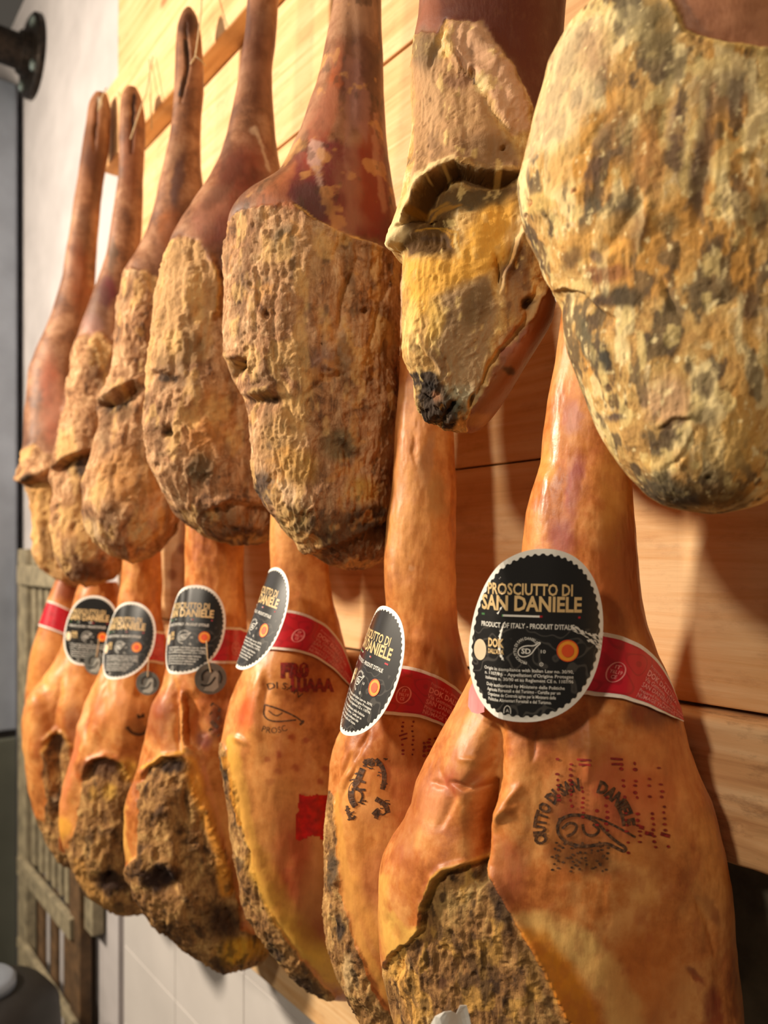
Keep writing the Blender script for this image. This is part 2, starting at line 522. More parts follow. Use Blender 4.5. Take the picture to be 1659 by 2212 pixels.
# ------------------------------------------------------------------ hams
class Ham:
    """a solid of stacked cross-sections; its surface is then carved, stained and darkened in its hollows"""

    def __init__(self, prof, depth, bmax, step=3.4, n=2.3, lump=0.05, seed=0, brat=1.0, smooth=9):
        prof = np.array(prof, float)
        self.depth = depth
        self.mpp = depth / F
        ya, yb = prof[0, 0], prof[-1, 0]
        nr = int((yb - ya) / step)
        y = np.linspace(ya, yb, nr)
        k = np.hanning(2 * int(smooth * 2 / step) + 3); k /= k.sum()
        pad = len(k) // 2

        def sm(v):
            e = np.concatenate([2 * v[0] - v[pad:0:-1], v, 2 * v[-1] - v[-2:-pad - 2:-1]])
            return np.convolve(e, k, 'valid')
        xl = sm(np.interp(y, prof[:, 0], prof[:, 1])); xr = sm(np.interp(y, prof[:, 0], prof[:, 2]))
        xr = np.maximum(xr, xl + 3)
        wmax = (xr - xl).max()
        xm = np.average((xl + xr) / 2)
        a0 = math.atan((xm - CX) / F)
        rc = depth / math.cos(a0)
        al = np.arctan((xl - CX) / F); ar = np.arctan((xr - CX) / F)
        ac = (al + ar) / 2; de = (ar - al) / 2
        A0 = rc * np.tan(de)
        pw = 2.6
        b = brat * A0 * bmax / (A0 ** pw + bmax ** pw) ** (1 / pw)
        A = np.tan(de) * np.sqrt(rc * rc - b * b)
        C = CAM + rc * (np.cos(ac)[:, None] * FWD + np.sin(ac)[:, None] * RGT)
        C[:, 2] = CAMZ + (HY - y) / F * rc * np.cos(ac)
        av = -np.sin(ac)[:, None] * FWD + np.cos(ac)[:, None] * RGT
        bv = np.cos(ac)[:, None] * FWD + np.sin(ac)[:, None] * RGT
        nf = max(40, int(wmax * 1.35 / step)); nb = max(16, nf // 4)
        psi = np.concatenate([np.linspace(-math.pi - 0.3, 0.3, nf, endpoint=False), np.linspace(0.3, math.pi - 0.3, nb, endpoint=False)])
        na = len(psi)
        c = np.sign(np.cos(psi)) * np.abs(np.cos(psi)) ** (2 / n)
        s = np.sign(np.sin(psi)) * np.abs(np.sin(psi)) ** (2 / n)
        P = C[:, None, :] + A[:, None, None] * c[None, :, None] * av[:, None, :] + b[:, None, None] * s[None, :, None] * bv[:, None, :]
        self.nr, self.na = nr, na
        self.co = P.reshape(-1, 3)
        self.sd = seed * 3.7
        self.wid = np.repeat((xr - xl), na)
        self.normals()
        if lump:
            d = fbm(self.co * 11 + self.sd, 3) * lump * self.wid * self.mpp
            self.co += self.nrm * d[:, None]
        self.refresh()
        N = len(self.co)
        self.disp = np.zeros(N)
        self.rough = np.zeros(N); self.gloss = np.zeros(N); self.wr = np.zeros(N)
        self.pc = np.zeros((N, 3)); self.pa = np.zeros(N)
        # organic warp fields in photo-sized units
        q = self.co / self.mpp
        self.n_lo = [fbm(q / 60 + self.sd + 31 * k, 3) for k in range(2)]
        self.n_hi = [fbm(q / 14 + self.sd + 57 * k, 3) for k in range(2)]
        self.q = q

    def normals(self):
        P = self.co.reshape(self.nr, self.na, 3)
        du = np.roll(P, -1, 1) - np.roll(P, 1, 1)
        dv = np.gradient(P, axis=0)
        n = np.cross(dv, du)
        n /= np.linalg.norm(n, axis=2, keepdims=True) + 1e-12
        self.nrm = n.reshape(-1, 3)
        r = self.co - CAM
        cen = P.mean(axis=1, keepdims=True)
        if np.mean(np.sum((P - cen) * n, axis=2)) < 0:
            self.nrm = -self.nrm

    def refresh(self):
        self.normals()
        self.px, self.py, _ = proj(self.co)
        v = self.co - CAM
        v /= np.linalg.norm(v, axis=1, keepdims=True)
        self.fw = sstep(-0.05, 0.2, -np.sum(v * self.nrm, axis=1))

    def bake(self):
        """apply the carving so far"""
        self.co = self.co + self.nrm * self.disp[:, None]
        self.disp[:] = 0
        self.normals()
        return self

    def xy(self, warp=0.0, hi=0.0):
        return (self.px + warp * self.n_lo[0] + hi * self.n_hi[0], self.py + warp * self.n_lo[1] + hi * self.n_hi[1])

    def dline(self, pts, warp=0.0, hi=0.0):
        x, y = self.xy(warp, hi)
        best = np.full(len(x), 1e9); side = np.zeros(len(x)); par = np.zeros(len(x))
        tot = sum(math.hypot(b[0] - a[0], b[1] - a[1]) for a, b in zip(pts[:-1], pts[1:])) + 1e-9
        run = 0.0
        for (x0, y0), (x1, y1) in zip(pts[:-1], pts[1:]):
            dx, dy = x1 - x0, y1 - y0
            L = dx * dx + dy * dy + 1e-9
            t = np.clip(((x - x0) * dx + (y - y0) * dy) / L, 0, 1)
            ex, ey = x - (x0 + t * dx), y - (y0 + t * dy)
            d = np.hypot(ex, ey)
            m = d < best
            best[m] = d[m]
            side[m] = np.sign(dx * ey - dy * ex)[m]
            par[m] = (run + t * math.hypot(dx, dy))[m] / tot
            run += math.hypot(dx, dy)
        self.par = par
        return best, side

    def dpoly(self, poly, warp=0.0, hi=0.0):
        """signed distance, positive inside"""
        x, y = self.xy(warp, hi)
        pts = list(poly) + [poly[0]]
        d, _ = self.dline(pts, warp, hi)
        ins = np.zeros(len(x), bool)
        for (x0, y0), (x1, y1) in zip(pts[:-1], pts[1:]):
            c = ((y0 > y) != (y1 > y)) & (x < (x1 - x0) * (y - y0) / (y1 - y0 + 1e-9) + x0)
            ins ^= c
        return np.where(ins, d, -d)

    def dblob(self, cx, cy, rx, ry, rot=0, warp=0.0, hi=0.0):
        x, y = self.xy(warp, hi)
        a = math.radians(rot); ca, sa = math.cos(a), math.sin(a)
        u = (x - cx) * ca + (y - cy) * sa; v = -(x - cx) * sa + (y - cy) * ca
        return np.sqrt((u / rx) ** 2 + (v / ry) ** 2)

    # carving, sizes in photo pixels at the ham's own distance
    def groove(self, pts, w, d, warp=6, hi=2):
        r, _ = self.dline(pts, warp, hi)
        tp = np.sin(math.pi * np.clip(0.06 + 0.88 * self.par, 0, 1)) ** 0.8
        self.disp -= d * self.mpp * np.exp(-(r / (w * (0.55 + 0.45 * tp))) ** 2) * self.fw * tp
        return self

    def ridge(self, pts, w, d, warp=6, hi=2): return self.groove(pts, w, -d, warp, hi)

    def mound(self, cx, cy, rx, ry, h, rot=0, warp=4):
        r = self.dblob(cx, cy, rx, ry, rot, warp)
        self.disp += h * self.mpp * np.exp(-r * r) * self.fw
        return self

    def pocket(self, pts, w, d, lip=0.0, lipw=10, warp=5, hi=3, flip=1):
        """overhanging lip along pts; the hollow lies on the right-hand side of the line (below when drawn left to right)"""
        r, s = self.dline(pts, warp, hi)
        s = s * flip * r
        tp = np.clip(np.sin(math.pi * np.clip(self.par, 0, 1)) * 2.2, 0, 1)
        d = d * tp; lip = lip * tp if lip else 0
        self.disp -= d * self.mpp * sstep(-2.5, 4, s) * np.exp(-np.clip(s, 0, None) / w) * self.fw * (r < 6 * w)
        if np.ndim(lip):
            self.disp += lip * self.mpp * np.exp(-((s + lipw * 0.6) / lipw) ** 2) * self.fw
        return self

    def cut(self, poly, soft=6, warp=8, hi=6, step=0.0):
        """the exposed cut face inside poly"""
        d = self.dpoly(poly, warp, hi)
        m = sstep(-soft, soft, d)
        self.rough = np.maximum(self.rough, m)
        if step:
            self.disp -= step * self.mpp * m * self.fw
        return self

    def skin(self, poly, soft=6, warp=8, hi=6, step=0.0):
        m = sstep(-soft, soft, self.dpoly(poly, warp, hi))
        self.rough *= (1 - m)
        if step: self.disp += step * self.mpp * m * self.fw
        return self

    def _paint(self, m, col, a):
        m = np.clip(m * a, 0, 1) * (0.25 + 0.75 * self.fw)
        c = lin(col) ** 1.12
        na = m + self.pa * (1 - m)
        self.pc = np.where(na[:, None] > 1e-5, (c * m[:, None] + self.pc * (self.pa * (1 - m))[:, None]) / np.maximum(na, 1e-5)[:, None], self.pc)
        self.pa = na

    def spot(self, cx, cy, rx, ry, col, a=0.8, rot=0, soft=0.45, warp=10, hi=6):
        r = self.dblob(cx, cy, rx, ry, rot, warp, hi)
        self._paint(1 - sstep(1 - soft, 1 + soft, r), col, a)
        return self

    def line(self, pts, w, col, a=0.8, warp=5, hi=4):
        r, _ = self.dline(pts, warp, hi)
        self._paint(1 - sstep(w * 0.4, w * 1.3, r), col, a)
        return self

    def area(self, poly, col, a=0.8, soft=8, warp=10, hi=6):
        self._paint(sstep(-soft, soft, self.dpoly(poly, warp, hi)), col, a)
        return self

    def mottle(self, size, thr, col, a, zs=1.0, where=None, k=0, w=0.18):
        q = self.q * np.array([1, 1, zs]) / size + self.sd + 11.3 * k
        m = sstep(thr, thr + w, fbm(q, 4))
        if where is not None: m = m * where
        self._paint(m, col, a)
        return self

    def crust(self, amp, size=26, zs=0.45, hole=0.0):
        """wrinkled, pitted relief of the cut face"""
        q = self.q * np.array([1, 1, zs]) / size + self.sd
        wv = np.stack([self.n_lo[0], self.n_lo[1], self.n_hi[0]], 1) * 0.8
        d = ridged(q + wv, 4) * amp * 0.55
        d += fbm(self.q / 80 + self.sd, 3) * amp * 1.3
        d += ridged(self.q * np.array([1, 1, 0.3]) / 11 + wv * 0.9 + 5, 2) * amp * 0.42
        if hole:
            h = sstep(0.42, 0.60, fbm(self.q / 30 + self.sd * 2 + 3, 3))
            d -= h * hole
        self.disp += d * self.mpp * self.rough * (0.3 + 0.7 * self.fw)
        return self

    def wrinkle(self, amp, size=30, zs=0.4):
        q = self.q * np.array([1, 1, zs]) / size + self.sd
        self.disp += fbm(q, 3) * amp * self.mpp * (1 - self.rough)
        return self

    def build(self, name, mat, label, group):
        self.bake()
        nr, na = self.nr, self.na
        base = self.co[np.argmin(self.co[:, 2])] * 1.0
        cen = self.co.reshape(nr, na, 3)
        loc = np.array([cen[:, :, 0].mean(), cen[:, :, 1].mean(), self.co[:, 2].min()])
        root = empty(name, loc)
        tag(root, label, 'ham', group)
        idx = np.arange(nr * na).reshape(nr, na)
        a = idx[:-1]; b = np.roll(a, -1, 1); c = idx[1:]; d = np.roll(c, -1, 1)
        Q = np.stack([a, b, d, c], -1).reshape(-1, 4)
        co = np.concatenate([self.co, cen[0].mean(0)[None], cen[-1].mean(0)[None]])
        nrm = np.concatenate([self.nrm, [[0, 0, 1.0]], [[0, 0, -1.0]]])
        ext = lambda v: np.concatenate([v, [v[:na].mean(axis=0)], [v[-na:].mean(axis=0)]])
        rough, gloss, wr, pa, pc = ext(self.rough), ext(self.gloss), ext(self.wr), ext(self.pa), ext(self.pc)
        T, Bq = nr * na, nr * na + 1
        top = np.stack([idx[0], np.full(na, T), np.roll(idx[0], -1), np.roll(idx[0], -1)], -1)
        bot = np.stack([np.roll(idx[-1], -1), np.full(na, Bq), idx[-1], idx[-1]], -1)
        Q = np.concatenate([Q, top, bot])
        # orientation check
        e1 = co[Q[:, 1]] - co[Q[:, 0]]; e2 = co[Q[:, 2]] - co[Q[:, 1]]
        fn = np.cross(e1, e2)
        flip = np.mean(np.sum(fn * nrm[Q[:, 0]], 1)) < 0
        if flip: Q = Q[:, ::-1]
        fm = rough[Q].mean(1) > 0.5
        comps = self.pieces(fm)
        self.bvh_q = Q
        self.bvh = BVHTree.FromPolygons([Vector(v) for v in co], [tuple(dict.fromkeys(q)) for q in Q.tolist()])
        self.root = root
        for part, sel in comps:
            q = Q[sel]
            if len(q) < 3: continue
            used, inv = np.unique(q, return_inverse=True)
            q = inv.reshape(-1, 4)
            faces = [tuple(dict.fromkeys(r)) for r in q.tolist()]
            me = bpy.data.meshes.new(part)
            me.from_pydata((co[used] - loc).tolist(), [], faces)
            me.materials.append(mat)
            me.polygons.foreach_set('use_smooth', np.ones(len(me.polygons), dtype=bool))
            at = me.attributes.new('mask', 'FLOAT_COLOR', 'POINT')
            dat = np.stack([rough[used], gloss[used], wr[used], np.ones(len(used))], 1)
            at.data.foreach_set('color', dat.astype(np.float32).ravel())
            at = me.attributes.new('paint', 'FLOAT_COLOR', 'POINT')
            dat = np.concatenate([pc[used], pa[used][:, None]], 1)
            at.data.foreach_set('color', dat.astype(np.float32).ravel())
            me.normals_split_custom_set_from_vertices(nrm[used].tolist())
            o = bpy.data.objects.new(part, me)
            COL.objects.link(o)
            o.parent = root
        self.loc = loc
        return root

    def pieces(self, fm):
        """connected patches of rind and of cut face; specks join their surroundings"""
        R, A = self.nr - 1, self.na
        g = fm[:R * A].copy()
        for rnd in range(2):
            lab = np.full(R * A, -1); out = []
            gl = g.tolist(); ll = lab.tolist()
            for st in range(R * A):
                if ll[st] >= 0: continue
                k = len(out); ll[st] = k; stack = [st]; mem = [st]; v = gl[st]
                while stack:
                    c = stack.pop(); r, a = divmod(c, A)
                    for q in (c + A if r < R - 1 else -1, c - A if r > 0 else -1, r * A + (a + 1) % A, r * A + (a - 1) % A):
                        if q >= 0 and ll[q] < 0 and gl[q] == v:
                            ll[q] = k; stack.append(q); mem.append(q)
                out.append((v, mem))
            small = [m for v, m in out if len(m) < 900]
            if rnd == 0:
                for m in small: g[m] = ~g[m]
        res = []
        n = len(fm)
        for v, m in out:
            sel = np.zeros(n, bool); sel[m] = True
            if sel[0]: sel[R * A:R * A + A] = True
            if sel[(R - 1) * A]: sel[R * A + A:] = True
            res.append(('cut_face' if v else 'rind', sel))
        return res

    def hit(self, x, y):
        r = FWD + (x - CX) / F * RGT + (HY - y) / F * UP
        r = r / np.linalg.norm(r)
        h = self.bvh.ray_cast(Vector(CAM), Vector(r))
        if h[0] is None: return None, None
        n = np.array(h[1])
        if n @ r > 0: n = -n
        return np.array(h[0]), n

    def stick(self, name, verts2, faces, mat, lift=0.0007, thick=0.0):
        """lay a flat mark (photo coordinates) on the surface"""
        keep = {}; V = []
        for i, (x, y) in enumerate(verts2):
            p, n = self.hit(x, y)
            if p is None: continue
            keep[i] = len(V); V.append(p + n * lift)
        Fc = [[keep[i] for i in f] for f in faces if all(i in keep for i in f)]
        if len(Fc) == 0: return None
        return mesh_obj(name, V, Fc, mat, self.root)


# ---- lettering from the built-in font
_tc = {}


def text2d(body, bold=0.0):
    """letters as flat triangles, cap height 1"""
    key = (body, bold)
    if key in _tc: return _tc[key]
    cu = bpy.data.curves.new('lettering', 'FONT')
    cu.body = body
    cu.size = 1.0
    cu.offset = bold
    cu.resolution_u = 2
    ob = bpy.data.objects.new('lettering', cu)
    COL.objects.link(ob)
    dg = bpy.context.evaluated_depsgraph_get()
    me = bpy.data.meshes.new_from_object(ob.evaluated_get(dg))
    v = np.array([q.co[:2] for q in me.vertices]) if len(me.vertices) else np.zeros((0, 2))
    me.calc_loop_triangles()
    f = [tuple(t.vertices) for t in me.loop_triangles]
    bpy.data.objects.remove(ob); bpy.data.curves.remove(cu); bpy.data.meshes.remove(me)
    v = v / 0.69
    if len(v): v[:, 0] -= v[:, 0].min()
    _tc[key] = (v, f)
    return v, f


def fit(body, s0, s1, t0, cap, bold=0.0):
    """text between s0 and s1 on baseline t0"""
    v, f = text2d(body, bold)
    v = v.copy()
    v[:, 0] = s0 + v[:, 0] / v[:, 0].max() * (s1 - s0)
    v[:, 1] = t0 + v[:, 1] * cap
    return v, f


def arc_text(body, cx, cy, r, a0, a1, cap, bold=0.0, up=1):
    """letters around a circle from angle a0 to a1 (degrees, clockwise when a1 < a0)"""
    v, f = text2d(body, bold)
    w = v[:, 0].max()
    ang = np.radians(a0 + (a1 - a0) * v[:, 0] / w)
    sgn = 1 if a1 < a0 else -1
    rr = r + sgn * v[:, 1] * cap
    return np.stack([cx + rr * np.cos(ang), cy + up * rr * np.sin(ang)], 1), f


def poly2d(pts):
    return np.array(pts, float), [list(range(len(pts)))]


def stroke2d(pts, w, closed=False):
    pts = np.array(pts, float)
    if 2 < len(pts) < 20:                      # round the corners
        for _ in range(2):
            a = pts; b = np.roll(pts, -1, 0)
            q = np.stack([a * 0.75 + b * 0.25, a * 0.25 + b * 0.75], 1)
            pts = q.reshape(-1, 2) if closed else np.concatenate([pts[:1], q[:-1].reshape(-1, 2), pts[-1:]])
    n = len(pts)
    V, Fc = [], []
    for i in range(n):
        a = pts[(i - 1) % n] if closed or i > 0 else pts[i]
        b = pts[(i + 1) % n] if closed or i < n - 1 else pts[i]
        t = (b - a) / (np.linalg.norm(b - a) + 1e-9)
        nn = np.array([-t[1], t[0]])
        V += [pts[i] + nn * w / 2, pts[i] - nn * w / 2]
    for i in range(n if closed else n - 1):
        j = (i + 1) % n
        Fc.append((2 * i, 2 * i + 1, 2 * j + 1, 2 * j))
    return np.array(V), Fc


def disc2d(cx, cy, rx, ry=None, n=28):
    ry = ry or rx
    return poly2d([(cx + rx * math.cos(2 * math.pi * k / n), cy + ry * math.sin(2 * math.pi * k / n)) for k in range(n)])


def ring2d(cx, cy, rx, ry, w, n=32):
    return stroke2d([(cx + rx * math.cos(2 * math.pi * k / n), cy + ry * math.sin(2 * math.pi * k / n)) for k in range(n)], w, True)

# ------------------------------------------------------------------ the upper row of hams
HAMS = {}
GU, GL = 'upper row of hanging hams', 'lower row of labelled hanging hams'
DK, GY, PL, YL, MR, OR = (52, 36, 22), (112, 98, 78), (226, 204, 164), (222, 172, 92), (112, 44, 44), (204, 138, 66)

# far left, seen almost edge-on
h = Ham([(205, 205, 232), (225, 193, 238), (260, 188, 240), (320, 178, 236), (400, 165, 222), (500, 150, 212), (600, 135, 206),
         (700, 106, 200), (760, 78, 190), (800, 60, 180), (900, 52, 185), (1000, 48, 190), (1030, 38, 195), (1060, 62, 200),
         (1150, 72, 210), (1200, 76, 222), (1235, 100, 230), (1255, 140, 210), (1262, 160, 190)], 1.74, 0.10, seed=1, lump=0.03)
h.cut([(30, 985), (75, 960), (120, 985), (175, 700), (260, 650), (300, 1300), (20, 1300)], 8)
h.groove([(212, 215), (205, 290), (203, 325)], 4, 6, 2).mound(150, 880, 40, 110, 8)
h.ridge([(30, 1032), (70, 1028), (110, 1010)], 8, 14).groove([(60, 1045), (110, 1050)], 8, 12).ridge([(85, 1050), (95, 1210)], 9, 8)
h.crust(7, 24).line([(213, 215), (205, 300)], 6, (70, 36, 20), 0.8).spot(214, 222, 6, 12, (200, 190, 170), 0.8, warp=2)
h.spot(110, 860, 22, 90, (176, 104, 74), 0.7).spot(170, 600, 20, 80, (150, 84, 44), 0.6).spot(200, 330, 30, 90, (112, 66, 30), 0.6)
h.spot(68, 1030, 10, 8, DK, 0.7, warp=3).spot(88, 1075, 8, 10, (84, 54, 24), 0.7, warp=3).area([(60, 1040), (120, 1050), (110, 1240), (75, 1220)], (206, 160, 92), 0.5)
h.mottle(40, 0.08, (104, 74, 46), 0.45, 0.4, where=h.rough, k=7, w=0.4).mottle(34, 0.12, (228, 186, 124), 0.5, 0.5, where=h.rough, k=8).mottle(70, 0.0, (176, 126, 96), 0.45, 0.6, where=1 - h.rough, k=9, w=0.45).mottle(60, 0.05, (92, 54, 34), 0.5, 0.5, where=1 - h.rough, k=10, w=0.4)
h.build('hanging_ham', UPPER, 'leftmost upper ham, with long bare brown shank beside the white wall', GU); HAMS['U1'] = h

h = Ham([(192, 272, 296), (210, 262, 306), (250, 258, 314), (300, 256, 315), (350, 257, 312), (400, 254, 309), (450, 246, 308), (500, 238, 306),
         (550, 230, 302), (600, 215, 300), (650, 196, 300), (720, 170, 292), (800, 155, 290), (900, 140, 285), (1000, 112, 275), (1035, 106, 268),
         (1060, 116, 270), (1120, 116, 272), (1200, 122, 272), (1238, 140, 256), (1258, 165, 228), (1264, 185, 205)], 1.54, 0.10, seed=2, lump=0.03)
h.cut([(90, 760), (160, 730), (215, 715), (235, 740), (262, 700), (330, 700), (330, 1300), (60, 1300)], 7)
h.pocket([(100, 1018), (150, 985), (205, 972), (240, 985)], 28, 36, 2, 9).mound(200, 1150, 70, 80, 10).groove([(288, 195), (284, 330)], 4, 6, 2)
h.mound(200, 880, 60, 90, 8).crust(7, 22)
h.line([(290, 205), (283, 330)], 5, (74, 42, 26), 0.8).spot(235, 630, 18, 30, MR, 0.8).spot(240, 540, 10, 60, (96, 72, 52), 0.7).spot(200, 700, 22, 26, (178, 132, 116), 0.7)
h.spot(175, 1008, 40, 20, DK, 0.75).spot(200, 1130, 70, 50, (190, 140, 74), 0.4).spot(200, 1235, 40, 20, (112, 66, 38), 0.6).spot(282, 350, 20, 80, (140, 84, 56), 0.4)  # first spot paints the shade of the hollow under the lip
h.mottle(40, 0.08, (104, 74, 46), 0.45, 0.4, where=h.rough, k=7, w=0.4).mottle(34, 0.12, (228, 186, 124), 0.5, 0.5, where=h.rough, k=8).mottle(70, 0.0, (176, 126, 96), 0.45, 0.6, where=1 - h.rough, k=9, w=0.45).mottle(60, 0.05, (92, 54, 34), 0.5, 0.5, where=1 - h.rough, k=10, w=0.4)
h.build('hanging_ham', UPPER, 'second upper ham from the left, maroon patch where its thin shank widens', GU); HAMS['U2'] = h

h = Ham([(18, 402, 414), (30, 393, 424), (60, 384, 432), (100, 380, 437), (150, 378, 440), (200, 376, 440), (250, 373, 434), (300, 367, 432), (350, 356, 433),
         (400, 345, 440), (450, 335, 446), (500, 320, 442), (550, 296, 432), (580, 277, 424), (620, 265, 412), (700, 257, 404), (800, 240, 395), (850, 224, 390),
         (882, 205, 388), (915, 214, 388), (960, 202, 392), (1000, 193, 398), (1050, 182, 398), (1100, 182, 392), (1150, 194, 378), (1185, 232, 345), (1206, 272, 316), (1214, 288, 300)],
        1.33, 0.105, seed=3, lump=0.035)
h.cut([(240, 600), (275, 578), (320, 585), (355, 610), (380, 560), (470, 600), (460, 1260), (150, 1260), (170, 850)], 7)
h.pocket([(196, 882), (240, 850), (285, 828), (310, 838)], 34, 46, 3, 9).mound(280, 1080, 90, 90, 12).groove([(402, 50), (406, 140), (392, 220)], 4, 7, 2)
h.mound(310, 720, 50, 90, 8).ridge([(268, 1150), (290, 1210)], 10, 8).crust(7, 26, 0.36, hole=3)
h.line([(402, 90), (404, 150), (391, 205)], 5, (60, 36, 24), 0.85).spot(405, 50, 22, 30, (86, 52, 32), 0.8).spot(385, 390, 12, 60, (92, 62, 58), 0.6, 10).spot(365, 490, 24, 40, (178, 108, 56), 0.6)
h.spot(245, 872, 42, 16, DK, 0.85, -22).spot(270, 890, 22, 16, (104, 72, 34), 0.6).spot(285, 1030, 70, 60, (206, 150, 84), 0.5).spot(200, 1150, 22, 30, (214, 186, 146), 0.5)  # first dark spot is shade painted into the edge hollow
h.mottle(40, 0.08, (104, 74, 46), 0.45, 0.4, where=h.rough, k=7, w=0.4).mottle(34, 0.12, (228, 186, 124), 0.5, 0.5, where=h.rough, k=8).mottle(70, 0.0, (176, 126, 96), 0.45, 0.6, where=1 - h.rough, k=9, w=0.45).mottle(60, 0.05, (92, 54, 34), 0.5, 0.5, where=1 - h.rough, k=10, w=0.4)
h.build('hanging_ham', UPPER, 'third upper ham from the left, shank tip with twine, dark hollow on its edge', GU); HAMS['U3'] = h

h = Ham([(-270, 570, 592), (-250, 558, 602), (-90, 545, 608), (-30, 540, 605), (0, 535, 601), (50, 530, 599), (100, 525, 595), (150, 517, 588), (200, 510, 588), (250, 501, 592), (300, 490, 596), (350, 475, 602),
         (400, 450, 612), (450, 415, 620), (500, 384, 622), (530, 368, 622), (600, 351, 614), (700, 335, 606), (800, 320, 604), (900, 312, 604), (1000, 326, 610),
         (1050, 346, 614), (1100, 372, 614), (1130, 402, 608), (1158, 456, 588), (1172, 500, 560)], 1.12, 0.11, seed=4, lump=0.035)
h.cut([(330, 600), (375, 520), (400, 514), (440, 525), (462, 580), (475, 640), (500, 560), (640, 560), (660, 1250), (250, 1250), (290, 760)], 5, 8, 6)
h.pocket([(460, 545), (472, 590), (476, 660), (455, 700)], 16, 14, 8, 9, flip=-1).mound(410, 640, 50, 110, 10)
h.pocket([(325, 800), (360, 810), (385, 822)], 14, 16, 5, 6).groove([(358, 930), (374, 936)], 9, 22, 2).mound(450, 980, 90, 100, 8)
h.pocket([(440, 1105), (500, 1080), (590, 1100)], 20, 14, 8, 12).groove([(450, 680), (430, 760)], 5, 8).ridge([(330, 905), (345, 1000), (380, 1075)], 12, 10)
h.crust(9, 30, 0.36, hole=3).groove([(505, 10), (502, 200)], 10, 4)
h.spot(560, 120, 45, 110, (112, 66, 44), 0.5).spot(520, 390, 50, 90, (148, 74, 52), 0.6, 20).line([(548, 280), (565, 320), (580, 365)], 5, (206, 176, 146), 0.6, 8, 6).spot(548, 284, 10, 8, (206, 176, 146), 0.6)
h.spot(460, 480, 40, 50, (150, 82, 66), 0.6).line([(462, 575), (474, 620), (470, 680)], 5, (218, 172, 92), 0.6)
h.area([(365, 520), (440, 520), (468, 620), (455, 780), (330, 800), (325, 650)], (206, 166, 114), 0.55)
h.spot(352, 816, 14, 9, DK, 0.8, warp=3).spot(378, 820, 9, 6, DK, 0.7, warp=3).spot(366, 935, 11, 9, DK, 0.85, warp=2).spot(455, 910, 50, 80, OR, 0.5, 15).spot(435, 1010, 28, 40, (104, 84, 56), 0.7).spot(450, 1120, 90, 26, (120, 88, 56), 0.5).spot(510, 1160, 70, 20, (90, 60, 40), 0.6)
h.mottle(40, 0.08, (104, 74, 46), 0.45, 0.4, where=h.rough, k=7, w=0.4).mottle(34, 0.12, (228, 186, 124), 0.5, 0.5, where=h.rough, k=8).mottle(70, 0.0, (176, 126, 96), 0.45, 0.6, where=1 - h.rough, k=9, w=0.45).mottle(60, 0.05, (92, 54, 34), 0.5, 0.5, where=1 - h.rough, k=10, w=0.4)
h.build('hanging_ham', UPPER, 'fourth upper ham from the left, tongue of pale lard over reddish shank', GU); HAMS['U4'] = h

h = Ham([(-400, 770, 796), (-380, 752, 812), (-240, 738, 822), (-120, 725, 827), (-40, 720, 826), (0, 720, 825), (50, 712, 825), (100, 702, 827), (150, 692, 829), (200, 680, 831), (250, 665, 834), (300, 650, 837), (350, 625, 841),
         (400, 594, 846), (430, 553, 849), (460, 513, 852), (490, 497, 857), (550, 488, 864), (600, 485, 869), (700, 484, 867), (780, 484, 864), (830, 500, 860), (850, 524, 859), (900, 538, 857),
         (950, 543, 853), (1000, 548, 850), (1050, 560, 849), (1100, 581, 847), (1150, 620, 843), (1190, 665, 838), (1214, 706, 822), (1230, 742, 786)], 0.90, 0.105, seed=5, lump=0.03, step=3.0)
h.cut([(470, 500), (520, 455), (560, 448), (625, 434), (640, 444), (665, 470), (700, 488), (760, 515), (800, 525), (840, 540), (900, 560), (900, 1300), (440, 1300)], 3, 5, 4)
h.pocket([(640, 444), (665, 470), (700, 488), (760, 515), (800, 525), (850, 545)], 30, 5, 6, 7, 3, 2, flip=-1)
h.mound(511, 797, 15, 22, -44, 10, 2).mound(495, 812, 10, 12, -20).ridge([(482, 770), (510, 768), (536, 785), (530, 820)], 8, 9, 2).ridge([(526, 848), (560, 846), (600, 838), (630, 850)], 13, 14, 3).mound(575, 866, 40, 14, -14, -6).groove([(596, 822), (620, 848)], 8, 14, 3).mound(560, 815, 34, 26, 8)
h.groove([(560, 840), (640, 900), (720, 960), (800, 1010)], 14, 10).groove([(690, 900), (740, 960), (790, 1030)], 12, 9).ridge([(600, 1000), (660, 990), (720, 1020)], 26, 5)
h.groove([(575, 672), (580, 690)], 6, 14, 2).groove([(785, 665), (788, 676)], 5, 14, 2).ridge([(775, 662), (797, 664), (796, 682)], 5, 6, 2)
h.groove([(600, 600), (590, 700), (600, 800)], 6, 6).groove([(670, 560), (690, 690), (700, 830)], 5, 6).groove([(770, 560), (740, 640), (730, 740), (745, 830)], 6, 7)
h.groove([(840, 600), (815, 680), (795, 760)], 5, 7).groove([(550, 560), (560, 640), (548, 740)], 5, 5).groove([(660, 850), (700, 820), (760, 800)], 7, 6).ridge([(690, 780), (720, 800), (700, 830)], 8, 7)
h.mound(720, 1110, 110, 80, 10).pocket([(600, 1180), (680, 1190), (760, 1160), (845, 1120)], 12, 8, 5, 8).mound(640, 490, 50, 30, 4)
h.groove([(760, 0), (765, 160), (745, 330)], 16, 4)
h.crust(8, 24, 0.32, hole=3)
h.area([(640, 330), (700, 300), (830, 330), (850, 520), (760, 505), (690, 475), (645, 440), (600, 420)], (128, 50, 50), 0.65).spot(770, 170, 40, 110, (96, 58, 44), 0.6).spot(725, 190, 16, 90, (184, 102, 58), 0.7, 8).spot(800, 380, 30, 110, (150, 62, 24), 0.7).spot(690, 280, 22, 90, (168, 84, 56), 0.6, 15)
h.area([(672, 300), (700, 310), (702, 345), (690, 370), (700, 400), (690, 405), (680, 375), (668, 350), (665, 320)], (206, 168, 152), 0.75, 3, 8, 6)
